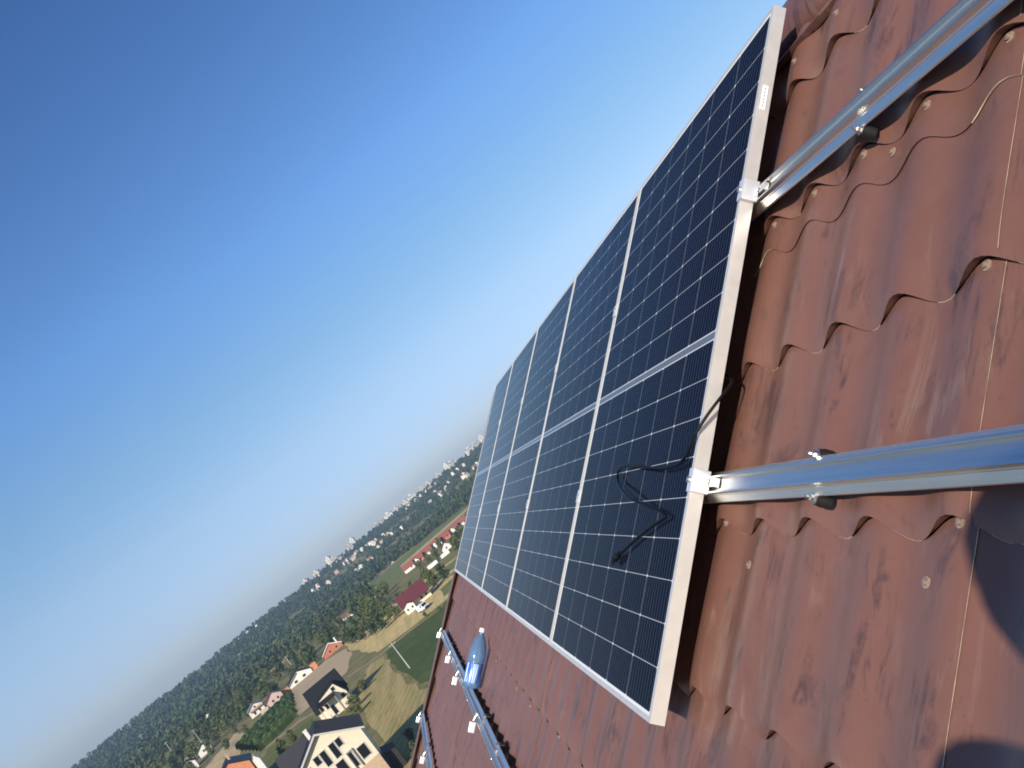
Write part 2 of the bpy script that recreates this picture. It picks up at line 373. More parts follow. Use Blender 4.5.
for nm, mt, z, pts in FIELDS:
    rg = random.Random(len(nm) + int(pts[0][1])); rag = []
    for (x1, y1), (x2, y2) in zip(pts, pts[1:] + pts[:1]):
        L_ = math.hypot(x2 - x1, y2 - y1); k_ = max(1, int(L_ / 7)); w_ = min(.8, L_ * .03) * (.35 if nm in ('farm_track', 'field_path') else 1)
        for i in range(k_):
            t = i / k_; e_ = rg.uniform(-w_, w_) if i else 0
            rag.append((x1 + (x2 - x1) * t - (y2 - y1) / L_ * e_, y1 + (y2 - y1) * t + (x2 - x1) / L_ * e_))
    b = MB(); b.add([(x, y, z) for x, y in rag], [tuple(range(len(rag)))])
    me = D.meshes.new(nm); bm = bmesh.new(); vv = [bm.verts.new(p) for p in b.v]; f = bm.faces.new(vv); f.normal_update()
    if f.normal.z < 0: f.normal_flip()
    bmesh.ops.triangulate(bm, faces=[f]); bm.to_mesh(me); bm.free(); me.materials.append(MAT[mt])
    o = D.objects.new(nm, me); COL.objects.link(o); tag(o, None, kind='structure')

# rows of corn: ragged ridges 2 m tall
cb = MB(); rc = random.Random(3)
A, B_, C_, D_ = Vector((-78.8, 279.4)), Vector((-63.5, 316.3)), Vector((-50.8, 238.4)), Vector((-59.7, 228.2))
NR = 8
for i in range(NR):
    t = (i + .5) / NR
    p, q = A.lerp(D_, t), B_.lerp(C_, t)
    L = (q - p).length; k = int(L / 1.2); d = (q - p).normalized(); s = Vector((-d.y, d.x))
    base = len(cb.v)
    for j in range(k + 1):
        c = p + d * (j * 1.2); h = 1.7 + rc.random() * .7; w = .6 + rc.random() * .35
        for a, z in ((-w, 0), (-w * .6, h * .75), (rc.uniform(-.2, .2), h), (w * .6, h * .75), (w, 0)):
            cb.v.append(Vector((*(c + s * a), z)))
    for j in range(k):
        for m in range(4):
            a = base + j * 5 + m; cb.f.append([a, a + 1, a + 6, a + 5]); cb.m.append(0)
tag(cb.build('corn_rows', 'corn_leaf'), 'green rows of corn growing beside the bare brown field', 'crop', kind='stuff')

# ---------------------------------------------------------------- the house we stand on
U0, U1, V0R, V1R = -6.0, 6.46, -3.7, 1.70
WAVE, WPH, STEP, SPH = 0.1925, 0.0175, 0.3635, 0.0885
SH = 0.019
def calm(f): return 0.46 + 0.54 * math.exp(-f / 0.11)
def wave_h(u):
    th = (u - WPH) / WAVE; f = th - math.floor(th + 0.5)            # -0.5..0.5, crest at 0
    c = 0.5 + 0.5 * math.cos(2 * math.pi * f)
    return 0.027 * (c ** 1.05)
def dip(u): return -0.031 * (1 - wave_h(u) / 0.027)               # the pressed step runs lower down the slope in the troughs
NB = -0.085 - 0.027 - SH                                            # level of the troughs
house = thing('house', 'house with a brown metal tile roof carrying the solar panels', 'house', uvn(0, 0, -0.1))
HO = Vector((0, 0, -0.1))                                           # its own uvn origin
def roof_sheet(ua, ub, va, vb, off, side_edge=True, low_edge=False):
    b = MB(); nseg = max(2, int((ub - ua) / WAVE * 14)); us = [ua + (ub - ua) * i / nseg for i in range(nseg + 1)]
    k0 = math.floor((va - SPH) / STEP); k1 = math.ceil((vb - SPH) / STEP)
    edge = []
    for k in range(k0, k1):
        lo, hi = SPH + k * STEP, SPH + (k + 1) * STEP
        a, c = max(lo, va), min(hi, vb)
        if c - a < .003: continue
        fr = sorted({(a - lo) / STEP, (c - lo) / STEP} | {f for f in (0.025, 0.06, 0.11, 0.18, 0.28, 0.45, 0.72) if a < lo + f * STEP < c})
        base = len(b.v)
        for f in fr:
            droop = -0.0035 * max(0, 1 - f / 0.05)                       # the pressed lip turns down a little
            for u in us: b.v.append(Vector((u, lo + f * STEP + dip(u), NB + .027 - (.027 - wave_h(u)) * calm(f) + SH * (1 - f) + off + droop)) - HO)
        n = nseg + 1
        for r in range(len(fr) - 1):
            for i in range(nseg):
                p = base + r * n + i; b.f.append([p, p + n, p + n + 1, p + 1]); b.m.append(0)
        if a == lo and lo - .002 > va:                                   # riser down to the module below
            q = len(b.v)
            for u in us: b.v.append(Vector((u, lo + dip(u), NB + wave_h(u) + SH + off - .0035)) - HO)
            for u in us: b.v.append(Vector((u, lo + .004 + dip(u), NB + .027 - (.027 - wave_h(u)) * calm(1) + off)) - HO)
            for i in range(nseg): b.f.append([q + n + i, q + i, q + i + 1, q + n + i + 1]); b.m.append(0)
            q = len(b.v)                                                 # rubbed paint along the lowest part of the lip
            for u in us:
                p = Vector((u, lo + dip(u), NB + wave_h(u) + SH + off - .0035)) - HO
                b.v += [p + Vector((0, .0012, .0005)), p + Vector((0, -.0007, -.0012))]
            for i in range(nseg):
                rub = math.sin(us[i] * 31.0 + k * 2.1) + math.sin(us[i] * 77.0 + k) * .7
                if wave_h(us[i]) < .0065 and rub > 0.1: b.f.append([q + 2 * i, q + 2 * i + 1, q + 2 * i + 3, q + 2 * i + 2]); b.m.append(1)
        elif low_edge and a == va:
            q = len(b.v)
            for u in us:
                p = Vector((u, a + dip(u), NB + .027 - (.027 - wave_h(u)) * calm((a - lo) / STEP) + SH * (1 - (a - lo) / STEP) + off)) - HO
                b.v += [p + Vector((0, 0, .0004)), p + Vector((0, -.0010, -.0010 - .0008 * abs(math.sin(u * 9))))]
            for i in range(nseg):
                wv = math.sin(us[i] * 23.0) + math.sin(us[i] * 7.1 + 1)
                if wv > 0.75: b.f.append([q + 2 * i, q + 2 * i + 1, q + 2 * i + 3, q + 2 * i + 2]); b.m.append(1)
    if side_edge:                                                        # bare cut edge where the sheet laps over its neighbour
        u = ua; vs = []
        v = va
        pts = []
        while v < vb:
            k = math.floor((v - SPH) / STEP + 1e-9); f = (v - SPH) / STEP - k
            pts.append((v, NB + .027 - (.027 - wave_h(u)) * calm(f) + SH * (1 - f) + off)); v += STEP / 24
        for (v1, n1), (v2, n2) in zip(pts, pts[1:]):
            if n2 > n1 + .01: continue
            q = len(b.v)
            v1 += dip(u); v2 += dip(u); b.v += [Vector((u - .0003, v1, n1 + .0006)) - HO, Vector((u + .0012, v1, n1 + .0006)) - HO, Vector((u + .0012, v2, n2 + .0006)) - HO, Vector((u - .0003, v2, n2 + .0006)) - HO]
            b.f.append([q, q + 1, q + 2, q + 3]); b.m.append(1)
    for f in b.f: f.reverse()
    o = b.build('roof_sheet', ['roof_paint', 'bare_edge'], house, roof=True, recalc=False, smooth=38, uvs=lambda p: (p.x * 1.0 + 20, p.y + 10))
    return o
seams = [-6.0, -4.26, -3.1, -1.95, -0.79, 0.365, 1.52, 2.675, 3.83, 4.985, U1]
for i, (a, b) in enumerate(zip(seams, seams[1:])):
    off = 0.0011 * ((i + 1) % 2)
    roof_sheet(a - .0, b + .02, V0R, 1.16, off)
    roof_sheet(a - .0, b + .02, 1.096, V1R, off + 0.0032, low_edge=True)

# ridge cap, far slope, verge boards, walls
rp = []
for k in range(0, 13):
    a = math.pi * k / 12
    rp.append((1.80 - .095 * math.cos(a), -.128 + .055 * math.sin(a)))
prof = [(1.645, -.092), (1.648, -.079), (1.695, -.100)] + rp[1:-1] + [(1.90, -.13), (2.0, -.24)]
def strip(prof, ua, ub, t=.004):
    out = [(v, n) for v, n in prof] + [(v, n - t) for v, n in prof[::-1]]
    return out
caps = [-6.0, -4.1, -2.15, -0.1, 1.9, 3.9, U1 + .03]
for i, (a, b) in enumerate(zip(caps, caps[1:])):
    e = .004 * (i % 2)
    c = MB(); c.prism([(v, n + e + .1) for v, n in strip(prof, a, b)], 0, a, b + .05)
    c.build('ridge_cap', 'trim_paint', house, roof=True, smooth=40, uvs=lambda p: (p.x + 3, p.y))
vb = MB(); vb.box((U1 - .005, V0R, -.30 + .1), (U1 + .03, 1.78, -.055 + .1)); vb.box((U1 - .11, V0R, -.062 + .1), (U1 - .002, 1.64, -.054 + .1))
vb.build('verge_board', 'trim_paint', house, roof=True, uvs=lambda p: (p.x + p.z, p.y))
gt = MB(); gt.tube([(U0, V0R - .05, -.19 + .1), (U1, V0R - .05, -.19 + .1)], .06, 10); gt.build('gutter', 'trim_paint', house, roof=True, uvs=lambda p: (p.x, p.y), smooth=40)
# world-space shell of the house
rid = uvn(0, 1.80, -.14); eav = uvn(0, V0R + .35, -.22)
hl = Vector(house.location); half = rid.x - eav.x
fs = MB(); yb, ye = ORI.y + U0, ORI.y + U1
e2 = uvn(0, V0R, -.14); far_e = (2 * rid.x - e2.x, e2.z)
fs.add([Vector((rid.x, yb, rid.z)) - hl, Vector((rid.x, ye, rid.z)) - hl, Vector((far_e[0], ye, far_e[1])) - hl, Vector((far_e[0], yb, far_e[1])) - hl,
        Vector((rid.x, yb, rid.z - .05)) - hl, Vector((rid.x, ye, rid.z - .05)) - hl, Vector((far_e[0], ye, far_e[1] - .05)) - hl, Vector((far_e[0], yb, far_e[1] - .05)) - hl],
       [(0, 1, 2, 3), (7, 6, 5, 4), (0, 4, 5, 1), (1, 5, 6, 2), (2, 6, 7, 3), (3, 7, 4, 0)])
fs.build('back_roof', 'trim_paint', house, uvs=lambda p: (p.y, p.x))
wb = MB()
wb.prism([(eav.x - hl.x, 15.5 - hl.z), (2 * rid.x - eav.x - hl.x, 15.5 - hl.z), (2 * rid.x - eav.x - hl.x, eav.z - .1 - hl.z), (rid.x - hl.x, rid.z - .22 - hl.z), (eav.x - hl.x, eav.z - .1 - hl.z)], 1, yb + .4 - hl.y, ye - .25 - hl.y)
wb.build('wall', 'cream_plaster', house)

# roofing screws, seen as pale studs with a washer
sb = MB(); sb.lathe([(.0088, 0), (.0088, .0018), (.0052, .0022), (.0052, .0056), (.0036, .0066)], (0, 0, 0), 'z', 10)
proto = None
spots = [(-.757, 1.166), (-.565, 1.160), (-.456, 1.128), (-.372, 1.160), (-.18, 1.160), (.013, 1.160), (-.757, .806), (-.76, .445), (-.70, .363), (.02, 1.60), (-.18, 1.60), (-.565, 1.60), (-.132, .359),
         (-.95, 1.16), (-1.14, 1.16), (.02, .445), (-.37, 1.60), (1.17, -.29), (1.75, -.31), (2.13, -.31), (2.9, -.31), (.98, -.65), (1.55, -.65)]
for u, v in spots:
    k = math.floor((v - SPH) / STEP); f = (v - SPH) / STEP - k
    n = NB + .027 - (.027 - wave_h(u)) * calm(f) + SH * (1 - f) + (.004 if v > 1.096 else .001)
    if proto is None: proto = sb.build('roof_screw', 'screw_paint', house, roof=True, smooth=40); o = proto
    else: o = proto.copy(); COL.objects.link(o)
    o.parent = house; o.location = lin((u, v, n + .1))

# ---------------------------------------------------------------- solar panels
PW, PH, PT = 1.134, 1.722, 0.033
names = ['nearest solar panel, with a black cable lying across its glass', 'solar panel second from the near end of the row, its glass clear of cables',
         'middle solar panel of the row of five', 'solar panel second from the far end of the row', 'farthest solar panel, at the gable end of the roof']
def make_panel():
    t = thing('solar_module', names[0], 'solar panel', uvn(0, 0, 0), 0, 'solar panels mounted in a row on the roof')
    f = MB(); L = .011
    for (a, b) in (((0, 0), (L, PH)), ((PW - L, 0), (PW, PH))): f.box((a[0], a[1], -.0016), (b[0], b[1], 0))
    for v in (0, PH - L): f.box((L, v, -.0016), (PW - L, v + L, 0))
    w = .0016
    f.box((0, 0, -PT), (w, PH, -.0016)); f.box((PW - w, 0, -PT), (PW, PH, -.0016)); f.box((w, 0, -PT), (PW - w, w, -.0016)); f.box((w, PH - w, -PT), (PW - w, PH, -.0016))
    for v in (w, PH - .03): f.box((w, v, -PT), (PW - w, v + .0284, -PT + .0015))
    for u in (w, PW - .03): f.box((u, .03, -PT), (u + .0284, PH - .03, -PT + .0015))
    f.build('frame', 'frame_metal', t, roof=True)
    gl = MB(); gl.box((L * .6, L * .6, -.006), (PW - L * .6, PH - L * .6, -.0014)); gl.build('glass', 'solar_cells', t, roof=True, uvs=lambda p: (p.x, p.y))
    bs = MB(); bs.box((L, L, -.0085), (PW - L, PH - L, -.0062)); bk = bs.build('back_sheet', 'backsheet', t, roof=True)
    for u in (.2, .567, .93):
        jb = MB(); jb.box((u - .05, .83, -.026), (u + .05, .89, -.0087)); jb.build('junction_box', 'cable_black', bk, roof=True)
    return t
panel = make_panel()
for i in range(5):
    o = panel if i == 0 else dup(panel, uvn(i * 1.154, 0, 0), names[i])
st = MB(); st.box((-.0012, 1.435, -.022), (0.0, 1.50, -.008))
for k in range(6): st.box((-.0014, 1.443 + k * .009, -.016), (-.0012, 1.448 + k * .009, -.0135), 1)
st.build('sticker', ['sticker_white', 'roof_grey'], panel, roof=True, bevel=0)

# ---------------------------------------------------------------- mounting rails
RT = -PT - .001
def rail_profile():
    h_ = [(-.0345, 0), (-.0350, .0030), (-.0340, .0065), (-.0215, .0190), (-.0212, .0225), (-.0195, .0245), (-.0190, .041), (-.0150, .041), (-.0150, .0385), (-.0172, .0375), (-.0172, .0245), (-.0145, .0205), (-.0040, .0200)]
    P = h_ + [(-v, n) for v, n in h_[::-1]]
    return [(v, n * .65 - .0266) for v, n in P]
def make_rail(v, ua, ub, label, bolts):
    t = thing('mounting_rail', label, 'mounting rail', uvn(ua, v, RT), 0, 'aluminium mounting rails on the roof')
    p = MB(); p.prism(rail_profile(), 0, 0, ub - ua); p.build('rail', 'rail_metal', t, roof=True, bevel=0)
    for ub_, s in bolts:
        f = MB(); c = (ub_ - ua, s * .0385, -.041)
        u, w, _ = c
        f.lathe([(.0125, -.026), (.0125, -.010), (.0105, -.003), (.0105, 0.000)], (u, w, -.0245), 'z', 14)
        w_ = f.build('rubber_seal', 'black_rubber', t, roof=True, smooth=40)
        h = MB(); h.lathe([(.0105, 0), (.0105, .002), (.0062, .0022), (.0062, .009), (.005, .0105), (.0032, .0107), (.0032, .017)], (u, w, -.0243), 'z', 6)
        h.build('bolt', 'steel', w_, roof=True)
    return t
make_rail(1.2125, -3.4, 5.86, 'upper panel rail, crossing the bare tiles near the ridge', [(-.425, -1), (-.43, 1), (-2.1, -1), (1.5, 1), (3.2, -1)])
make_rail(.514, -3.4, 5.86, 'wide blue-reflecting rail running under the lower half of the panels', [(-.437, 1), (-.45, -1), (-2.2, 1), (1.5, 1), (3.2, -1)])
make_rail(-.583, -3.4, 6.12, 'rail below the panels with the blue bottle resting on it', [(1.45, 1), (2.05, 1), (2.6, 1), (3.35, -1), (4.3, 1), (2.1, -1), (5.2, 1)])
make_rail(-1.365, -3.4, 6.32, 'lowest rail, running near the gable edge at the bottom of the photo', [(4.4, 1), (5.2, 1), (5.7, -1)])

# ---------------------------------------------------------------- clamps
def end_clamp(label, u, v, n, proto=[None], group='end clamps on the rails', tall=.036):
    if proto[0] is not None: return dup(proto[0], uvn(u, v, n), label)
    t = thing('end_clamp', label, 'clamp', uvn(u, v, n), 0, group); proto[0] = t
    b = MB(); L = .026
    b.box((-.0130, -L, -.037), (-.0014, L, .0008)); b.build('clamp_block', 'clamp_metal', t, roof=True, bevel=.0015)
    p = MB(); p.box((-.0130, -L, .0010), (.0120, L, .0042)); p.build('clamp_lip', 'clamp_metal', t, roof=True)
    s = MB(); s.lathe([(.0075, 0), (.0075, .005), (.004, .0052), (.004, .002)], (.002, 0, .0043), 'z', 12); s.build('bolt', 'steel', t, roof=True, smooth=30)
    q = MB(); q.box((-.050, -.0095, -.044), (-.022, .0095, -.033)); q.lathe([(.0040, 0), (.0040, .03)], (-.020, .004, -.034), 'x', 8); q.lathe([(.0040, 0), (.0040, .03)], (-.020, -.005, -.034), 'x', 8); q.build('spring_nut', 'steel', t, roof=True)
    return t
end_clamp('end clamp gripping the nearest panel on the upper rail', 0, 1.218, 0)
end_clamp('end clamp gripping the nearest panel beside the black cable', 0, .518, 0)
lower = [(6.10, -.60, 'loose end clamp at the far tip of the rail holding the bottle'), (4.78, -.612, 'loose end clamp between the rail tip and the blue bottle'),
         (3.98, -.625, 'loose end clamp just below the foot of the blue bottle'), (2.72, -.630, 'loose end clamp nearest the camera, on the rail with the bottle'),
         (6.30, -1.39, 'loose end clamp at the far tip of the lowest rail'), (5.02, -1.405, 'loose end clamp on the lowest rail, nearer than its tip')]
pc = None
for u, v, lb in lower:
    if pc is None:
        pc = thing('end_clamp', lb, 'clamp', uvn(u, v, RT + .004), 0, 'end clamps on the rails')
        b = MB(); b.box((-.014, -.029, -.004), (.010, .026, .029)); b.build('clamp_block', 'clamp_metal', pc, roof=True, bevel=.004)
        b = MB(); b.box((.0103, -.020, .022), (.020, .020, .026)); b.build('clamp_lip', 'clamp_metal', pc, roof=True)
        b = MB(); b.tube([(-.002, .031, .012), (-.002, .058, .004)], .0042, 8); b.box((-.012, .058, -.004), (.010, .072, .008)); b.build('spring_nut', 'steel', pc, roof=True)
    else: dup(pc, uvn(u, v, RT + .004), lb)
pm = None
for r, (v, w) in enumerate(((1.218, 'upper'), (.518, 'lower'))):
    for i in range(1, 5):
        lb = f"mid clamp on the {w} rail between the {['', 'nearest panel and the second', 'second panel and the third', 'third panel and the fourth', 'fourth panel and the farthest'][i]}"
        loc = uvn(i * 1.154 - .01, v, 0)
        if pm is None:
            pm = thing('mid_clamp', lb, 'clamp', loc, 0, 'mid clamps between the panels')
            b = MB(); b.box((-.017, -.022, .0008), (.017, .022, .0038)); b.build('clamp_plate', 'clamp_metal', pm, roof=True)
            b = MB(); b.box((-.006, -.020, -.030), (.006, .020, .0006)); b.build('clamp_block', 'clamp_metal', pm, roof=True)
            b = MB(); b.lathe([(.0065, 0), (.0065, .0045), (.003, .005)], (0, 0, .004), 'z', 12); b.build('bolt', 'steel', pm, roof=True)
        else: dup(pm, loc, lb)

# ---------------------------------------------------------------- black solar cable
def smooth_path(P, n=8):
    P = [Vector(p) for p in P]; out = []
    for i in range(len(P) - 1):
        p0, p1, p2, p3 = P[max(i - 1, 0)], P[i], P[i + 1], P[min(i + 2, len(P) - 1)]
        for k in range(n):
            t = k / n
            out.append(.5 * ((2 * p1) + (-p0 + p2) * t + (2 * p0 - 5 * p1 + 4 * p2 - p3) * t * t + (-p0 + 3 * p1 - 3 * p2 + p3) * t ** 3))
    return out + [P[-1]]
ct = thing('solar_cable', 'black cable with a plug, looping over the nearest panel', 'cable', uvn(0, 0, 0))
path = [(.10, .80, -.05), (.03, .775, -.055), (-.022, .748, -.045), (-.034, .705, -.02), (-.024, .66, .0), (-.004, .615, .012), (.035, .575, .010), (.10, .556, .010), (.22, .556, .018), (.36, .568, .028), (.47, .580, .026), (.56, .584, .016), (.615, .572, .010),
        (.605, .548, .010), (.52, .522, .022), (.38, .485, .030), (.25, .463, .022), (.15, .447, .012), (.115, .437, .009), (.135, .430, .008), (.21, .412, .008), (.33, .376, .008), (.44, .338, .008)]
b = MB(); b.tube(smooth_path(path), .0036, 8); b.build('cable_jacket', 'cable_black', ct, roof=True, smooth=60)
d = Vector((.05, -.024, 0)).normalized(); s0 = Vector((.44, .338, .010))
b = MB(); b.tube([s0 - d * .004, s0 + d * .012, s0 + d * .014, s0 + d * .036, s0 + d * .038, s0 + d * .052], [.005, .0075, .0092, .0092, .007, .0065], 10)
b.tube([s0 + d * .036 + Vector((0.004, .008, 0)), s0 + d * .06 + Vector((.004, .006, 0))], .0022, 6); b.tube([s0 + d * .036 - Vector((0.004, .008, 0)), s0 + d * .06 - Vector((.004, .006, 0))], .0022, 6)
b.build('plug', 'cable_black', ct, roof=True)

# ---------------------------------------------------------------- water bottle lying on the tiles against the rail
bt = thing('water_bottle', 'large blue plastic water bottle with white cap resting on the rail', 'bottle', uvn(3.24, -.530, -.035))
ax = 'y'
pr = [(.001, 0), (.032, .0), (.044, .005), (.048, .015), (.047, .028), (.049, .042), (.047, .052), (.049, .066), (.049, .135), (.047, .142), (.0475, .15), (.050, .158), (.0505, .185), (.047, .22), (.038, .255), (.026, .283), (.0175, .300), (.0145, .308), (.0145, .329)]
b = MB(); b.lathe(pr, (0, 0, 0), ax, 28); b.build('bottle_body', 'blue_plastic', bt, roof=True, smooth=50)
b = MB(); b.lathe([(.0496, .030), (.0501, .033), (.0501, .136), (.0496, .138)], (0, 0, 0), ax, 28); b.f = b.f[:-2]; b.m = b.m[:-2]
b.build('bottle_label', 'bottle_label', bt, roof=True, smooth=60, recalc=False, uvs=lambda p: (abs(math.atan2(p.z, p.x)) * 2.2, p.y * 9))
b = MB(); b.lathe([(.0165, .314), (.017, .317), (.017, .334), (.0155, .338)], (0, 0, 0), ax, 20); b.build('cap', 'sticker_white', bt, roof=True, smooth=40)
bt.rotation_euler = Matrix.Rotation(R(3), 3, lin((0, 0, 1))).to_euler()

# ---------------------------------------------------------------- houses in the valley
def gable(t, x0, x1, y0, y1, he, hr, ridge, wall, roof, over=.45, base=-.6, z_roof=0.0, wall_name='wall', roof_name='roof', th=.22):
    """a gabled block in the thing's own metres; ridge 'x' or 'y'"""
    w = MB(); cx, cy = (x0 + x1) / 2, (y0 + y1) / 2
    if ridge == 'y': w.prism([(x0, base), (x1, base), (x1, he), (cx, hr), (x0, he)], 1, y0, y1)
    else: w.prism([(y0, base), (y1, base), (y1, he), (cy, hr), (y0, he)], 0, x0, x1)
    w.build(wall_name, wall, t)
    a0, a1, c = (x0, x1, cx) if ridge == 'y' else (y0, y1, cy)
    s = (hr - he) / (a1 - c); o = over; e = .02
    pl = [(a0 - o, he - o * s + e), (c, hr + e), (a1 + o, he - o * s + e), (a1 + o, he - o * s + e + th), (c, hr + e + th), (a0 - o, he - o * s + e + th)]
    r = MB()
    if ridge == 'y': r.prism(pl, 1, y0 - over, y1 + over)
    else: r.prism(pl, 0, x0 - over, x1 + over)
    return r.build(roof_name, roof, t)
def window(t, x, z, w, h, y, frame='plaster_grey', name='window'):
    f = MB(); k = .09
    for lo, hi in (((x - w / 2, y - .06, z), (x - w / 2 + k, y + .02, z + h)), ((x + w / 2 - k, y - .06, z), (x + w / 2, y + .02, z + h)),
                   ((x - w / 2 + k, y - .06, z), (x + w / 2 - k, y + .02, z + k)), ((x - w / 2 + k, y - .06, z + h - k), (x + w / 2 - k, y + .02, z + h))): f.box(lo, hi)
    o = f.build(name, frame, t); p = MB(); p.box((x - w / 2 + k, y - .03, z + k), (x + w / 2 - k, y + .01, z + h - k)); p.build('pane', 'window_dark', o); return o
def chimney(t, x, y, z0, z1, s=.6, mat='white_plaster'):
    c = MB(); c.box((x - s / 2, y - s / 2, z0), (x + s / 2, y + s / 2, z1)); c.box((x - s / 2 - .06, y - s / 2 - .06, z1 + .002), (x + s / 2 + .06, y + s / 2 + .06, z1 + .12)); c.build('chimney', mat, t)

# the large cream house at the bottom of the photo
h1 = thing('gabled_house', 'largest cream house with dark tiled roofs, at the bottom edge of the valley', 'house', (-23.1, 110, 0), R(7))
rf = gable(h1, -4.7, 4.7, 0, 10, 7.6, 10.5, 'y', 'cream_plaster', 'roof_navy', .5)
gable(h1, -5.6, -1.2, 2.6, 11.6, 6.0, 10.3, 'x', 'cream_plaster', 'roof_slate', .5, wall_name='wing_wall', roof_name='wing_roof')
tb = MB()
for k in range(11):
    for s in (1,):
        y = -.4 + k * 1.0; tb.add([(.05, y, 10.72), (5.15, y, 7.57), (5.15, y + .12, 7.57), (.05, y + .12, 10.72), (.05, y, 10.79), (5.15, y, 7.64), (5.15, y + .12, 7.64), (.05, y + .12, 10.79)],
                                  [(0, 1, 2, 3), (7, 6, 5, 4), (0, 4, 5, 1), (1, 5, 6, 2), (2, 6, 7, 3), (3, 7, 4, 0)])
tb.build('roof_batten', 'roof_slate', rf)
bb = MB()
for sx in (-1, 1):
    x1 = 5.2; bb.add([(0, -.56, 10.48), (sx * x1, -.56, 7.27), (sx * x1, -.56, 7.55), (0, -.56, 10.76), (0, -.505, 10.48), (sx * x1, -.505, 7.27), (sx * x1, -.505, 7.55), (0, -.505, 10.76)],
           [(0, 1, 2, 3), (7, 6, 5, 4), (0, 4, 5, 1), (1, 5, 6, 2), (2, 6, 7, 3), (3, 7, 4, 0)])
bb.build('barge_board', 'plaster_grey', h1)
window(h1, 1.75, 7.35, .85, 1.2, 0); window(h1, .85, 6.45, .9, 2.1, 0, name='balcony_door'); window(h1, -1.45, 7.3, .85, 1.2, 0); window(h1, -.5, 6.4, .9, 2.1, 0, name='balcony_door')
window(h1, 3.45, 4.25, 1.3, 1.75, 0); window(h1, 2.0, 4.1, .6, 2.1, 0, name='door'); window(h1, .45, 4.2, 1.3, 2.0, 0); window(h1, -2.6, 3.8, 1.2, 1.6, 0)
sr = MB(); sr.box((1.55, -.30, 3.9), (1.66, .02, 6.42)); sr.box((2.36, -.30, 3.9), (2.47, .02, 6.42)); sr.box((1.662, -.30, 6.30), (2.358, .02, 6.42)); sr.build('door_surround', 'plaster_grey', h1)
cl = MB(); cl.box((1.3, -.05, -.3), (4.69, .01, 3.7)); cl.build('cladding', 'timber_tan', h1)
rc_ = MB(); rc_.box((-4.2, -.08, 6.4), (-2.5, .015, 7.9)); rc_.build('recess_shade_panel', 'dark_shade_and_shed', h1)  # flat dark panel on the wall, its colour standing in for a balcony's shade
chimney(h1, -.9, 3.2, 9.2, 11.3, .45)
an = MB(); an.prism([(4.9, -.3), (6.6, -.3), (6.6, 2.5), (4.9, 3.1)], 1, 1.5, 6); an.build('lean_to', 'dark_shade_and_shed', h1)

h2 = thing('gabled_house', 'cream house with a big dark roof and a veranda, next beyond the largest house', 'house', (-33.5, 193, 0), R(6))
gable(h2, -3.9, 3.9, 0, 7.5, 3.0, 7.6, 'x', 'cream_plaster', 'roof_graphite', .4)
q = MB(); q.prism([(-2.1, -.6), (3.7, -.6), (3.7, 2.9), (2.2, 6.0), (-2.1, 4.9)], 1, -1.7, 3.2); q.build('wing_wall', 'cream_plaster', h2)
q = MB(); q.prism([(-2.7, 4.78), (2.2, 6.04), (4.1, 2.3), (4.1, 2.6), (2.3, 6.3), (-2.7, 5.0)], 1, -1.95, 3.4); q.build('wing_roof', 'roof_graphite', h2)
p = MB(); p.prism([(-4.4, 3.9), (-1.75, 4.45), (-1.75, 4.62), (-4.4, 4.07)], 0, -2.9, 1.5); p.build('veranda_roof', 'roof_graphite', h2)
for x in (-2.7, -.7, 1.3):
    q = MB(); q.box((x - .07, -4.3, -.3), (x + .07, -4.16, 3.88)); q.build('post', 'wood_pole', h2)
window(h2, 1.7, 4.5, .95, 1.0, -1.7); window(h2, 2.7, 1.9, 1.0, 1.2, -1.7); window(h2, -.4, .3, 1.0, 2.2, -1.7, name='door'); window(h2, -1.3, 2.2, .8, 1.2, -1.7)
q = MB(); q.box((-3.7, -2.9, -.3), (-3.5, -1.75, 1.1)); q.box((-3.499, -2.9, -.3), (-1.6, -2.75, 1.1)); q.build('low_wall', 'white_plaster', h2)

h3 = thing('gabled_house', 'orange block house with a navy roof and a white annex', 'house', (-53.4, 178, 0), R(12))
gable(h3, -3.9, 3.6, 0, 9, 5.9, 8.2, 'y', 'orange_block', 'roof_navy', .4)
window(h3, -1.0, 5.9, .8, .8, 0); window(h3, .9, 3.7, 1.5, 1.7, 0); window(h3, -2.0, 3.2, 1.1, 1.3, 0)
an = MB(); an.prism([(4.0, -.3), (5.3, -.3), (5.3, 4.9), (4.6, 6.0), (4.0, 5.3)], 1, -.2, 3.5); an.build('annex', 'white_plaster', h3)
chimney(h3, .5, 5.2, 7.0, 9.2, .45, 'timber_tan')

for nm, lb, x, y, w, d, he, hr in (('white_house', 'white gabled house nearest the orange block house, middle of three', -106.0, 322, 4.0, 6, 2.6, 4.2),
                                   ('white_house', 'white house farthest of the three beside the sandy yard', -106.0, 345, 3.8, 6, 2.4, 4.0),
                                   ('white_house', 'lowest of three white houses, cut by the bottom edge', -104.0, 301, 4.0, 6, 3.0, 4.8)):
    t = thing(nm, lb, 'house', (x, y, 0), R(15), 'white houses beside the sandy yard')
    gable(t, -w / 2 - 1.2, w / 2, 0, d, he, hr, 'y', 'white_plaster', 'roof_graphite', .3)
    window(t, .5, 1.9, .7, .9, 0); window(t, -1, 1.2, .7, .9, 0)

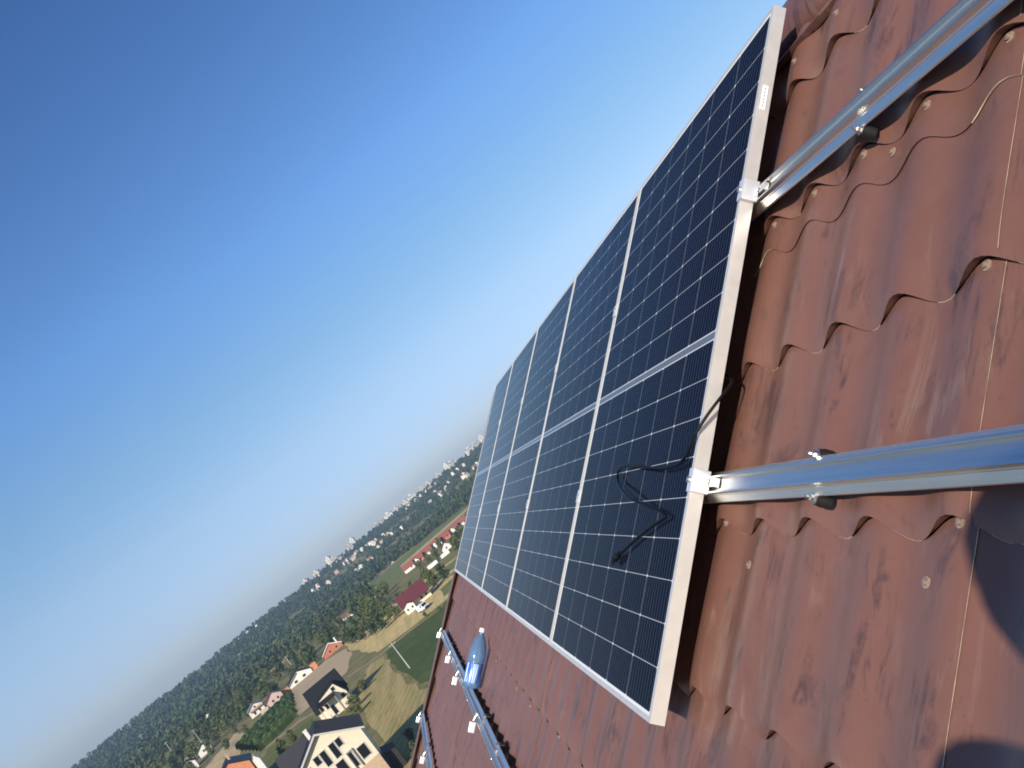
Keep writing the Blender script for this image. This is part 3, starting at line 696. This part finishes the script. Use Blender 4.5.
t = thing('barn', 'long house with a maroon metal roof and pale walls above the wheat field', 'barn', (-8.7, 270, 0), R(2))
gable(t, -5.0, 4.7, 0, 7.4, 2.6, 5.9, 'x', 'cream_plaster', 'roof_maroon', .5)
window(t, 3.4, 1.0, .9, .9, 0); window(t, 1.6, .9, .9, 1.0, 0)
gable(t, -4.9, -1.4, -3.2, 3.2, 2.2, 3.1, 'y', 'white_plaster', 'roof_maroon', .15, wall_name='wing_wall', roof_name='wing_roof')
window(t, -4.0, .9, .7, .8, -3.2); window(t, -2.3, .9, .7, .8, -3.2)
s = MB(); s.box((-1.0, -1.9, 2.15), (4.9, -.46, 2.30)); s.build('canopy', 'roof_maroon', t)

t = thing('brick_house', 'orange-red brick gabled house at the edge of the bare field', 'house', (-47.4, 341, 0), R(9))
gable(t, -4.6, 3.8, 0, 8, 1.5, 4.0, 'y', 'brick_red', 'roof_graphite', .3)
b = MB()
for sx, xe in ((-1, -5.0), (1, 4.2)):
    b.add([(-.4, -.36, 4.02), (xe, -.36, 1.25), (xe, -.36, 1.6), (-.4, -.36, 4.4), (-.4, -.31, 4.02), (xe, -.31, 1.25), (xe, -.31, 1.6), (-.4, -.31, 4.4)], [(0, 1, 2, 3), (7, 6, 5, 4), (0, 4, 5, 1), (1, 5, 6, 2), (2, 6, 7, 3), (3, 7, 4, 0)])
b.build('barge_board', 'white_plaster', t); chimney(t, 2.6, 2.0, 1.9, 4.4, .6); window(t, -1.5, .7, 1.0, 1.1, 0); window(t, 1.5, .7, 1.0, 1.1, 0)

t = thing('unfinished_house', 'wide low white house with orange block ends by the bare field', 'house', (-61.6, 332, 0), R(11))
gable(t, -5.0, 4.8, 0, 9, 1.6, 3.9, 'y', 'white_plaster', 'roof_graphite', .2)
for x0, x1, h in ((-8.2, -5.3, 1.5), (5.1, 7.4, 2.4)):
    a = MB(); a.box((x0, .6, -.4), (x1, 5, h)); a.build('block_annex', 'orange_block', t)
b = MB(); b.add([(-.1, -.26, 3.35), (-5.1, -.26, 1.0), (-5.1, -.26, 1.25), (-.1, -.26, 3.6), (-.1, -.22, 3.35), (-5.1, -.22, 1.0), (-5.1, -.22, 1.25), (-.1, -.22, 3.6)], [(0, 1, 2, 3), (7, 6, 5, 4), (0, 4, 5, 1), (1, 5, 6, 2), (2, 6, 7, 3), (3, 7, 4, 0)])
b.build('fascia', 'roof_graphite', t); window(t, -2.0, .5, 1.3, 1.0, 0); window(t, 1.6, .5, 1.3, 1.0, 0)

t = thing('cottage', 'rose-walled cottage with a maroon roof at the top of the corn', 'house', (-71.6, 325, 0), R(13))
gable(t, -3.2, 3.0, 0, 6, 2.3, 4.2, 'y', 'rose_plaster', 'roof_maroon', .4); window(t, -.9, .8, .9, 1.0, 0); window(t, 1.2, .8, .9, 1.0, 0)
b = MB(); b.box((-6.5, -.5, -.3), (-3.4, .2, 1.3)); b.build('yard_wall', 'rose_plaster', t)
t = thing('cottage', 'white cottage with balconies and a grey roof left of the corn', 'house', (-81.6, 337, 0), R(14))
gable(t, -3.0, 2.8, 0, 6, 2.9, 4.4, 'y', 'white_plaster', 'roof_grey', .4); window(t, -1.1, .5, .9, 1.1, 0); window(t, 1.0, .5, .9, 1.1, 0); window(t, 0, 2.5, .9, 1.0, 0)
b = MB(); b.box((-2.6, -1.0, 2.15), (2.4, -.02, 2.3)); b.box((-2.6, -1.0, 2.302), (2.4, -.93, 2.9)); b.build('balcony', 'timber_tan', t)

ords = ['first', 'second', 'third', 'fourth', 'fifth', 'sixth', 'seventh', 'eighth', 'ninth', 'tenth', 'eleventh', 'twelfth', 'thirteenth', 'fourteenth', 'fifteenth', 'sixteenth', 'seventeenth', 'eighteenth', 'nineteenth', 'twentieth'] + ['twenty-' + q_ for q_ in ('first', 'second', 'third', 'fourth', 'fifth', 'sixth', 'seventh', 'eighth', 'ninth')]
rr = random.Random(5)
for i in range(7):
    t = thing('row_house', f'red-roofed row house, {ords[i]} from the left in the row beyond the barn', 'house', (-8.0 + i * 6.4, 455 + i * 4.0, 0), R(-10 + rr.uniform(-6, 6)), 'row of red-roofed houses beyond the barn')
    gable(t, -3.1, 3.1, 0, 6.5, 2.0, 4.3, 'x', ['white_plaster', 'brick_red', 'pale_plaster'][i % 3], 'roof_red', .4)
    if i % 2: gable(t, -2.2, .6, -1.5, 3.2, 2.0, 3.5, 'y', 'white_plaster', 'roof_red', .2, wall_name='porch_wall', roof_name='porch_roof')
    window(t, 1.6, .8, .9, 1.0, 0)
t = thing('cottage', 'small dark red cottage with a white gable behind the polytunnels', 'house', (12.3, 395, 0), R(0))
gable(t, -2.4, 2.4, 0, 5, 1.9, 3.7, 'y', 'white_plaster', 'roof_maroon', .4); window(t, 0, .7, .9, 1, 0)
for x, y, L, lb in ((2.2, 370, 4.8, 'pale polytunnel nearer the maroon-roofed house'), (8.9, 374, 5.0, 'pale polytunnel nearer the solar panels')):
    t = thing('polytunnel', lb, 'polytunnel', (x, y, 0), R(4), 'polytunnels at the meadow edge')
    arc = [(2.0 * math.cos(math.pi * k / 12), 1.6 * math.sin(math.pi * k / 12)) for k in range(13)]
    c = MB(); c.prism([(a, z) for a, z in arc], 0, -L / 2, L / 2); c.build('cover', 'tarp_white', t, smooth=40)
    for k in range(3):
        h = MB(); h.tube([(-L / 2 + k * L / 2, a * 1.012, z * 1.012) for a, z in arc], .05, 6); h.build('hoop', 'plaster_grey', t)

# ---------------------------------------------------------------- white van beside the barn
v = thing('van', 'white van parked in front of the maroon-roofed house', 'van', (-7.9, 247, 0), R(28), None)
b = MB(); b.prism([(-2.35, .45), (2.3, .45), (2.35, 1.05), (1.75, 1.2), (1.15, 2.15), (-2.3, 2.2), (-2.4, 1.9)], 0, -.95, .95)
b.v = [Vector((p.x, -p.y, p.z)) for p in b.v]
b.build('body', 'van_white', v, bevel=.06)
w = MB(); w.add([(-.82, -1.70, 1.27), (.82, -1.70, 1.27), (.76, -1.22, 2.03), (-.76, -1.22, 2.03), (-.82, -1.75, 1.25), (.82, -1.75, 1.25), (.76, -1.27, 2.01), (-.76, -1.27, 2.01)], [(0, 3, 2, 1), (4, 5, 6, 7), (0, 1, 5, 4), (1, 2, 6, 5), (2, 3, 7, 6), (3, 0, 4, 7)])
w.build('windscreen', 'window_dark', v)
for sx in (-1, 1):
    w = MB(); w.box((sx * .953 - .012, -1.15, 1.3), (sx * .953 + .012, -.35, 1.95)); w.build('side_window', 'window_dark', v)
    h = MB(); h.box((sx * .72 - .16, -2.40, .78), (sx * .72 + .16, -2.33, .98)); h.build('headlight', 'lamp_glass', v)
    for y in (-1.45, 1.35):
        k = MB(); k.lathe([(.02, -.11), (.34, -.11), (.36, -.07), (.36, .07), (.34, .11), (.02, .11)], (sx * .86, y, .36), 'x', 18); o = k.build('tyre', 'tyre', v, smooth=40)
        k = MB(); k.lathe([(.01, -.125), (.2, -.125), (.2, .125), (.01, .125)], (sx * .86, y, .36), 'x', 14); k.build('rim', 'steel', o)
k = MB(); k.box((-.9, -2.46, .42), (.9, -2.34, .70)); k.build('bumper', 'tyre', v)
k = MB(); k.box((-.5, -2.385, .74), (.5, -2.325, .95)); k.build('grille', 'tyre', v)

# ---------------------------------------------------------------- utility poles
pole0 = None
for x, y, h, lb in ((-14.9, 176, 6.4, 'pale utility pole standing in the dark green field'), (-281, 798, 15, 'tall pale pole against the wooded hill at far left'), (-128, 417, 7.5, 'utility pole rising over the three white houses'),
                    (-206, 925, 13, 'slim pole among trees on the wooded slope'), (-72.5, 392, 8.5, 'white-topped pole in the trees above the low white house'), (-158, 470, 9, 'utility pole beside the far green field')):
    if pole0 is None:
        t = pole0 = thing('utility_pole', lb, 'pole', (x, y, terrain(x, y)), 0, 'utility poles in the valley')
        b = MB(); b.tube([(0, 0, -.5), (0, 0, 6.4)], [.16, .10], 8); b.build('pole', 'concrete', t, smooth=40)
        b = MB(); b.box((-.75, -.06, 5.9), (.75, .06, 6.02)); ca = b.build('crossarm', 'wood_pole', t)
        for k in (-.65, 0, .65):
            b = MB(); b.lathe([(.03, 0), (.05, .03), (.05, .1), (.02, .14)], (k, 0, 6.022), 'z', 8); b.build('insulator', 'white_plaster', ca)
    else: dup(pole0, (x, y, terrain(x, y)), lb, scale=(h / 6.4,) * 3)

# ---------------------------------------------------------------- houses and blocks on the far hillside
CRESTP = [(230.0, 1598.9), (215.3, 1598.9), (197.1, 1589.3), (155.7, 1595.7), (141.9, 1592.5), (120.4, 1598.9), (94.3, 1598.9), (79.1, 1589.3), (54.8, 1583.0), (38.6, 1589.3), (17.6, 1579.8), (0.1, 1564.1), (-13.0, 1570.4), (-26.9, 1567.3), (-76.9, 1521.0), (-84.7, 1511.9), (-125.5, 1479.0), (-117.6, 1476.1), (-151.1, 1446.9), (-170.8, 1423.9)]
SLOPE = [(127.2, 1412.6), (117.7, 1177.8), (88.8, 1201.5), (137.4, 1409.8), (78.0, 1482.0), (66.0, 1496.9), (53.6, 1476.1), (58.6, 1177.8), (19.6, 1182.5), (-22.8, 1265.6), (-11.8, 1159.1), (-52.6, 1278.3), (-42.3, 1263.1), (-38.5, 1218.4), (-69.8, 1306.7), (-88.3, 1265.6), (-76.0, 1278.1), (-46.0, 999.8), (-59.2, 985.9), (-137.9, 1238.1), (-34.4, 1113.7), (-61.2, 1293.7), (-96.9, 1469.0), (-107.3, 1475.0), (-144.4, 1216.0), (76.7, 1170.7), (113.2, 1161.4), (104.2, 1291.1), (3.9, 1118.1)]
VALLEY = [(-147, 780), (-158, 730), (-150, 690), (-135, 800), (-98, 668), (-47, 466), (-53, 478), (-38, 480), (-28, 446), (-160, 590), (-172, 600), (-66, 512), (-112, 615), (-75, 560), (-20, 700)]
WOOD = [(-263, 1305), (-275, 1290), (-246.8, 1300), (-218.7, 970.3), (-201.6, 853.8), (-154.7, 709.0), (-215.3, 771.1), (-202.3, 707.6), (-560, 1190), (-198.6, 786.6), (-166.9, 807.3), (-132.9, 1189.6), (-114.6, 1149.9)]
def block(kind, w, d, h, wall):
    t = thing('apartment_block', 'x', 'apartment block', (0, 0, 0), 0, 'pale apartment blocks along the hill crest')
    b = MB(); b.box((-w / 2, 0, -6), (w / 2, d, h)); wl_ = b.build('wall', wall, t)
    b = MB(); b.box((-w / 2 - .3, -.3, h + .01), (w / 2 + .3, d + .3, h + .6)); r = b.build('roof', 'roof_grey', t)
    b = MB(); b.box((-w * .2, d * .3, h + .61), (w * .15, d * .7, h + 3)); b.build('stair_head', wall, r)
    for k in range(int(h // 3)):
        b = MB(); b.box((-w / 2 + 1.2, -.06, .9 + 3 * k), (w / 2 - 1.2, .02, 2.2 + 3 * k)); b.build('window', 'roof_grey', t)
    return t
blocks = [block(0, 16, 9, 9, 'white_plaster'), block(1, 8, 8, 13, 'white_plaster'), block(2, 11, 8, 7, 'pale_plaster')]
first = [True] * 3
plan = [1, 0, 0, 0, 1, 2, 2, 2, 0, 2, 2, 0, 2, 2, 1, 2, 1, 2, 2, 2]
hue = ['long white', 'tall white', 'pale beige']
for i, (x, y) in enumerate(CRESTP):
    k = plan[i]; z = terrain(x, y) + 3.2; lb = f"{hue[k]} apartment block on the crest, {ords[i]} counted down from the panels"
    rz = R(rr.uniform(-25, 25))
    if first[k]: first[k] = False; o = blocks[k]; o.location = (x, y, z); o.rotation_euler = (0, 0, rz); o['label'] = lb
    else: dup(blocks[k], (x, y, z), lb, rz)
hp = []
for k, (wall, roof, w, ridge) in enumerate((('white_plaster', 'roof_red', 9, 'x'), ('white_plaster', 'roof_grey', 8, 'y'), ('pale_plaster', 'roof_red', 8, 'y'), ('rose_plaster', 'roof_grey', 10, 'x'))):
    t = thing('hillside_house', 'x', 'house', (0, 0, 0), 0, 'small houses scattered over the far hillside')
    gable(t, -w / 2, w / 2, 0, 8, 5.5, 8.2, ridge, wall, roof, .4, base=-5)
    window(t, -w / 4, 3.4, 1.3, 1.4, 0); window(t, w / 4, 3.4, 1.3, 1.4, 0); hp.append([t, True])
desc = ['white house with a red roof', 'white house with a grey gable roof', 'pale house with a red gable roof', 'rosy house with a grey roof']
extra = []
for i in range(40):
    a_, b_ = rr.choice(SLOPE); extra.append((a_ + rr.uniform(-26, 26), b_ + rr.uniform(-22, 22)))
allh = [(p, 'slope below the crest') for p in SLOPE] + [(p, 'wooded hill') for p in WOOD] + [(p, 'town hillside') for p in extra] + [(p, 'valley floor') for p in VALLEY]
cnt = {}
HOUSES_XY = []
for i, ((x, y), where) in enumerate(allh):
    if any((x - a) ** 2 + (y - b) ** 2 < 150 for a, b in HOUSES_XY) and where == 'town hillside': continue
    HOUSES_XY.append((x, y))
    k = rr.choice((0, 1, 2, 3)) if where == 'town hillside' else rr.choice((0, 1, 1, 2))
    key = (k, where); cnt[key] = cnt.get(key, 0) + 1; n_ = cnt[key]
    lb = f"{desc[k]} on the {where}, {ords[min(n_, 29) - 1]} such"
    z = terrain(x, y) + (2.0 if y > 900 else .3 if y > 700 else -1.2); rz = R(rr.uniform(-35, 35)); sc = rr.uniform(.5, .72) * (1.0 if y > 900 else .75)
    if hp[k][1]: hp[k][1] = False; o = hp[k][0]; o.location = (x, y, z); o.rotation_euler = (0, 0, rz); o.scale = (sc,) * 3; o['label'] = lb
    else: dup(hp[k][0], (x, y, z), lb, rz, scale=(sc,) * 3)

# ---------------------------------------------------------------- trees
def leaf_quads(rng, centers, count, size):
    v = []; f = []
    for _ in range(count):
        c, rad = rng.choice(centers)
        d = Vector((rng.gauss(0, 1), rng.gauss(0, 1), rng.gauss(0, 1))).normalized()
        p = c + Vector((d.x * rad, d.y * rad, d.z * rad * .85)) * (rng.uniform(.55, 1.05))
        nrm = (d + Vector((rng.gauss(0, .6), rng.gauss(0, .6), rng.gauss(0, .6) + .3))).normalized()
        a = nrm.orthogonal().normalized(); b = nrm.cross(a); s = size * rng.uniform(.55, 1.3); th = rng.uniform(0, 6.28)
        x = (a * math.cos(th) + b * math.sin(th)) * s; y = (b * math.cos(th) - a * math.sin(th)) * s * rng.uniform(.5, .9)
        k = len(v); v += [p - x * .5 - y * .3, p + x * .6 - y * .5, p + x * .4 + y * .5, p - x * .6 + y * .45]; f.append([k, k + 1, k + 2, k + 3])
    return v, f
def make_tree(seed, h, w, mat, label, group, slim=False):
    rng = random.Random(seed); t = thing('tree', label, 'tree', (0, 0, 0), 0, group)
    b = MB(); b.tube([(0, 0, -.4), (.05, .05, h * .3), (-.08, .03, h * .55), (.05, -.05, h * .8)], [.24, .18, .12, .05], 7)
    cs = []
    for i in range(9 if not slim else 7):
        a = rng.uniform(0, 6.28); r = w * .5 * rng.uniform(.1, .62); z = h * rng.uniform(.30, .86) if not slim else h * (.2 + .7 * i / 7)
        c = Vector((math.cos(a) * r, math.sin(a) * r, z)); cs.append((c, w * rng.uniform(.17, .29) * (1.15 - .45 * z / h)))
        b.tube([(0, 0, h * .25), (c.x * .5, c.y * .5, (h * .25 + z) / 2), tuple(c)], [.09, .06, .02], 5)
    cs.append((Vector((0, 0, h * .55)), w * .30)); cs.append((Vector((0, 0, h * .86)), w * .15))
    b.build('trunk', 'trunk_bark', t, smooth=60)
    if not slim: cs += [(Vector((w * .22, -w * .1, h * .27)), w * .2), (Vector((-w * .2, .1 * w, h * .25)), w * .2)]
    v, f = leaf_quads(rng, cs, 760, .62)
    c = MB(); c.v = v; c.f = f; c.m = [0] * len(f); c.build('crown', mat, t, recalc=False)
    return t
G1 = 'trees of the belt beyond the houses'
protos = [[make_tree(11, 8.5, 7.5, 'leaf_dark', 'dark rounded tree in the belt beyond the houses', G1), True],
          [make_tree(12, 9.5, 7.0, 'leaf_mid', 'mid green broad tree in the belt beyond the houses', G1), True],
          [make_tree(13, 7.0, 6.5, 'leaf_olive', 'olive green tree in the belt beyond the houses', G1), True],
          [make_tree(14, 11.5, 5.0, 'leaf_dark', 'tall slim dark tree in the belt beyond the houses', G1, True), True],
          [make_tree(15, 8.0, 8.0, 'leaf_mid', 'wide green tree in the belt beyond the houses', G1), True]]
def inpoly(x, y, P):
    c = False; j = len(P) - 1
    for i in range(len(P)):
        if (P[i][1] > y) != (P[j][1] > y) and x < (P[j][0] - P[i][0]) * (y - P[i][1]) / (P[j][1] - P[i][1]) + P[i][0]: c = not c
        j = i
    return c
NEAR_H = [(-23, 115, 11), (-33, 196, 9), (-53, 182, 10), (-106, 324, 7), (-106, 347, 7), (-104, 303, 7), (-9, 274, 10), (-47, 345, 9), (-62, 336, 11), (-72, 328, 7), (-82, 340, 6), (12, 397, 5), (2, 370, 6), (9, 374, 6)] + [(-8 + i * 6.4, 458 + i * 4, 7) for i in range(7)]
CORN = [(-78.8, 279.4), (-63.5, 316.3), (-50.8, 238.4), (-59.7, 228.2)]
POLY = [f[3] for f in FIELDS] + [CORN]
placed = []
def free(x, y, gap):
    if any(inpoly(x, y, P) for P in POLY): return False
    if any((x - a) ** 2 + (y - b) ** 2 < r * r for a, b, r in NEAR_H): return False
    if any((x - a) ** 2 + (y - b) ** 2 < 60 for a, b in HOUSES_XY): return False
    return all((x - a) ** 2 + (y - b) ** 2 > gap * gap for a, b in placed)
def plant(x, y, k, sc, label=None, group=None):
    placed.append((x, y)); z = terrain(x, y) - .1; rz = rr.uniform(0, 6.28)
    if protos[k][1] and label is None:
        protos[k][1] = False; o = protos[k][0]; o.location = (x, y, z); o.rotation_euler = (0, 0, rz); o.scale = (sc,) * 3
    else: dup(protos[k][0], (x, y, z), label, rz, group, (sc,) * 3)
n = 0; tries = 0
while n < 205 and tries < 20000:
    tries += 1
    y = 345 + 290 * rr.random() ** 1.25; t_ = rr.uniform(-.40, -.055); x = t_ * y
    if y < 352 and t_ > -.2: continue
    if not free(x, y, 5.2): continue
    plant(x, y, rr.choice((0, 0, 1, 1, 2, 3, 4)), rr.uniform(.65, 1.05)); n += 1
def cluster(pts, label, group, ks=(0, 1), s=(.6, .9)):
    for x, y in pts:
        plant(x, y, rr.choice(ks), rr.uniform(*s), label, group)
cluster([(-17, 281), (-12, 284), (-6, 283), (-1, 281), (3, 279), (-22, 279), (-26, 284), (-20, 290), (-31, 296), (-14, 293), (-8, 292), (-25, 298), (-35, 306), (-30, 310), (-20, 312), (-2, 292), (-38, 322), (-27, 325)], 'dark tree crowded behind the maroon-roofed house', 'trees behind the maroon-roofed house', (0, 0, 1), (.6, .85))
cluster([(14, 340), (19, 345), (16, 370), (22, 380), (27, 372), (20, 400), (6, 372), (3, 395), (-2, 410), (12, 425), (24, 430), (34, 450)], 'dark green tree between the polytunnels and the red row', 'trees around the polytunnels', (0, 1, 4), (.5, .8))
cluster([(-28.3, 181), (-27.6, 172), (-29.5, 163), (-39.5, 190), (-26.8, 194)], 'bushy tree in the garden between the two cream houses', 'bushes between the cream houses', (2, 4), (.28, .42))
cluster([(-15.6, 121), (-15.2, 114), (-14.4, 107)], 'olive bush along the wall of the largest cream house', 'bushes beside the largest house', (2, 4), (.22, .34))
cluster([(-47, 193), (-45.5, 187), (-46, 200)], 'small green tree beside the orange block house', 'trees beside the orange house', (1, 2), (.35, .5))
cluster([(-86, 297), (-88, 306), (-79, 300), (-99, 300), (-103, 310), (-97, 318), (-90, 330)], 'green tree between the white cottages and the sandy yard', 'trees by the sandy yard', (1, 2), (.4, .6))
cluster([(-2, 214), (-8, 230), (-4, 222)], 'low green bush on the edge of the wheat field', 'bushes at the wheat edge', (2, 4), (.18, .28))

# the far wood: one mass covering the hill
rf_ = random.Random(21)
tints = []
tmpl = []
for s in range(6):
    cs = [(Vector((rf_.uniform(-1.5, 1.5), rf_.uniform(-1.5, 1.5), rf_.uniform(3.0, 7.5))), rf_.uniform(1.5, 2.4)) for _ in range(5)]
    tmpl.append(leaf_quads(rf_, cs, 46, 2.1))
fv = []; ff = []
k = 0; cells = {}
tries = 0; cnt_t = 0
while cnt_t < 10400 and tries < 80000:
    tries += 1
    y = 560 + 1080 * rf_.random(); t_ = rf_.uniform(-.62, .36); x = t_ * y
    y1 = 1250 if t_ < -.3 else 1250 + 350 * sm(-.3, .05, t_)
    if y > y1 + 40: continue
    if any(inpoly(x, y, P) for P in POLY): continue
    # on the town side the slope is open: patches of pasture between the trees
    openness = sm(-.22, -.02, t_) * sm(760, 900, y)
    patch = math.sin(x * .035 + 1.3) * math.sin(y * .021 + x * .01) 
    if openness > .2 and patch > .35 and y < 1320: continue
    if t_ > -.15 and y < 700 and rf_.random() < .6: continue
    if any((x - a) ** 2 + (y - b) ** 2 < 90 or (abs(x - a - (b - y) * t_ * -1) < 8 and 0 < b - y < 26) for a, b in HOUSES_XY): continue
    c = (int(x // 6.5), int(y // 6.5))
    if c in cells: continue
    cells[c] = 1
    v, f = tmpl[rf_.randrange(6)]; a = rf_.uniform(0, 6.28); sc = rf_.uniform(.55, 1.35) * (1.0 if t_ < -.15 else .8); ca_, sa_ = math.cos(a) * sc, math.sin(a) * sc; z = terrain(x, y) - .8
    b0 = len(fv); tv = min(1, max(0, rf_.gauss(.42, .17))); tints += [tv] * len(v)
    fv += [(x + p.x * ca_ - p.y * sa_, y + p.x * sa_ + p.y * ca_, z + p.z * sc) for p in v]; ff += [(i + b0, j + b0, m + b0, q + b0) for i, j, m, q in f]
    cnt_t += 1
me = D.meshes.new('forest'); me.from_pydata(fv, [], ff); me.materials.append(MAT['leaf_far']); at_ = me.attributes.new('tint', 'FLOAT', 'POINT'); at_.data.foreach_set('value', tints)
o = D.objects.new('forest', me); COL.objects.link(o); tag(o, 'dense dark wood covering the hillside up to the skyline', 'forest', kind='stuff')

# ---------------------------------------------------------------- the photographer, standing on the tiles behind the camera
def person():
    W_ = lambda x, y, z: Vector((x, y, EYE + z))
    V = []; E_ = []; Rr = []
    def j(p, r, par=None):
        V.append(Vector(p)); Rr.append(r)
        if par is not None: E_.append((par, len(V) - 1))
        return len(V) - 1
    hx, hy, hz = -.325, -.485, .36
    pel = j((hx, hy - .10, hz - .84), .135)
    w1 = j((hx, hy - .09, hz - .66), .125, pel); ch = j((hx, hy - .07, hz - .42), .145, w1); sh = j((hx, hy - .06, hz - .27), .10, ch)
    nk = j((hx, hy - .03, hz - .17), .055, sh); h0 = j((hx, hy + .01, hz - .09), .098, nk); h1_ = j((hx, hy + .005, hz + .02), .112, h0); h2_ = j((hx, hy - .01, hz + .09), .085, h1_)
    nose = j((hx, hy + .105, hz - .01), .014, h1_)
    def hand(wr, d, up, side):
        d = Vector(d).normalized(); up = Vector(up).normalized(); s = d.cross(up) * side; p = V[wr]
        pm_ = j(p + d * .06, .030, wr)
        for k, (o_, L) in enumerate(((-.030, .075), (-.010, .085), (.010, .080), (.028, .062))):
            kn = j(p + d * .095 + s * o_, .011, pm_); m = j(p + d * (.095 + L * .5) + s * o_ - up * .012, .0095, kn); j(p + d * (.095 + L * .85) + s * o_ - up * .040, .0085, m)
        th_ = j(p + d * .035 - s * .042, .012, pm_); j(p + d * .075 - s * .062 - up * .012, .010, th_)
    # right arm up to the telephone, left elbow raised, posed to cast the lower shadow lobe
    sr_ = j((hx + .19, hy - .06, hz - .29), .062, sh); er = j((hx + .34, hy + .10, hz - .52), .045, sr_); wr = j((.10, -.10, -.07), .030, er); hand(wr, (.25, .75, .45), (-.4, .1, .9), 1)
    sl_ = j((hx - .19, hy - .06, hz - .29), .062, sh); el = j((-.495, -.29, .17), .056, sl_); wl2 = j((-.22, -.27, -.02), .030, el); hand(wl2, (.75, .5, -.1), (-.2, .5, .8), -1)
    for sx, kx, ky, kz, fx, fz in ((-1, -.12, .03, -1.24, -.20, -1.645), (1, .14, .20, -1.03, .17, -1.34)):
        hp_ = j((hx + sx * .09, hy - .10, hz - .90), .095, pel); kn = j((hx + kx, hy + ky, hz + kz), .062, hp_); an_ = j((hx + fx, hy - .06, hz + fz), .045, kn); j((hx + fx, hy + .13, hz + fz - .045), .036, an_)
    me = D.meshes.new('person'); me.from_pydata([tuple(W_(*p)) for p in V], E_, [])
    o = D.objects.new('person', me); COL.objects.link(o)
    md = o.modifiers.new('skin', 'SKIN'); sk = me.skin_vertices[0].data
    for i, r in enumerate(Rr): sk[i].radius = (r, r)
    sk[0].use_root = True
    ss = o.modifiers.new('sub', 'SUBSURF'); ss.levels = ss.render_levels = 2
    dg = bpy.context.evaluated_depsgraph_get(); me2 = D.meshes.new_from_object(o.evaluated_get(dg)); o.modifiers.clear(); o.data = me2
    for m in ('skin', 'shirt_cloth', 'trouser_cloth', 'shoe_leather'): me2.materials.append(MAT[m])
    for p in me2.polygons:
        c = p.center; z = c.z - EYE; p.use_smooth = True
        fz_ = min((c - W_(hx - .20, hy + .03, hz - 1.66)).length, (c - W_(hx + .17, hy + .03, hz - 1.36)).length)
        if fz_ < .17: p.material_index = 3
        elif z < hz - .80 and not (c.y > hy + .02 and z > hz - .95): p.material_index = 2
        elif z < hz - .17 and (c - W_(.10, -.10, -.07)).length > .22 and (c - W_(-.22, -.27, -.02)).length > .16: p.material_index = 1
        else: p.material_index = 0
    tag(o, 'photographer in a dark shirt standing on the tiles, holding up a phone', 'person')
    hb = MB(); prof_ = [(.001, .118), (.055, .112), (.092, .08), (.108, .03), (.106, -.02), (.088, -.05)]
    hb.lathe([(r, z) for r, z in prof_], (hx, hy - .018, EYE + hz + .02), 'z', 20); hb.build('hair', 'hair_dark', o, smooth=60)
    for sx in (-1, 1):
        e = MB(); e.lathe([(.001, -.011), (.008, -.008), (.011, 0), (.008, .008), (.001, .011)], (hx + sx * .032, hy + .088, EYE + hz + .012), 'z', 10); e.build('eye', 'window_dark', o, smooth=60)
        e = MB(); e.lathe([(.001, -.032), (.012, -.024), (.014, .012), (.001, .03)], (hx + sx * .102, hy, EYE + hz + .0), 'z', 10); e.build('ear', 'skin', o, smooth=60)
    return o
person()
CR = cam.matrix_world.to_3x3()
ph = D.objects.new('phone', None); COL.objects.link(ph); ph.matrix_world = cam.matrix_world @ Matrix.Translation((0, 0, .012))
tag(ph, 'black smartphone held up by the photographer', 'phone')
b = MB(); b.box((-.012, -.058, 0), (.133, .012, .0078)); b.build('phone_body', 'phone_black', ph, bevel=.0025)
b = MB(); b.box((-.006, -.055, .0080), (.127, .009, .0084)); b.build('screen', 'window_dark', ph)

# ---------------------------------------------------------------- the hazy summer air
hz_ = D.materials.new('haze_air'); hz_.use_nodes = True; hn = hz_.node_tree
for q in list(hn.nodes): hn.nodes.remove(q)
ho = hn.nodes.new('ShaderNodeOutputMaterial'); pv = hn.nodes.new('ShaderNodeVolumePrincipled'); hn.links.new(pv.outputs[0], ho.inputs['Volume'])
pv.inputs['Color'].default_value = (0.55, 0.77, 1.0, 1); pv.inputs['Density'].default_value = 0.00025; pv.inputs['Anisotropy'].default_value = 0.2
MAT['haze_air'] = hz_
b = MB(); b.box((-2600, -2600, -3), (2600, 2600, 85)); o = b.build('haze', 'haze_air'); tag(o, 'thin blue summer haze lying over the whole valley', 'haze', kind='stuff')
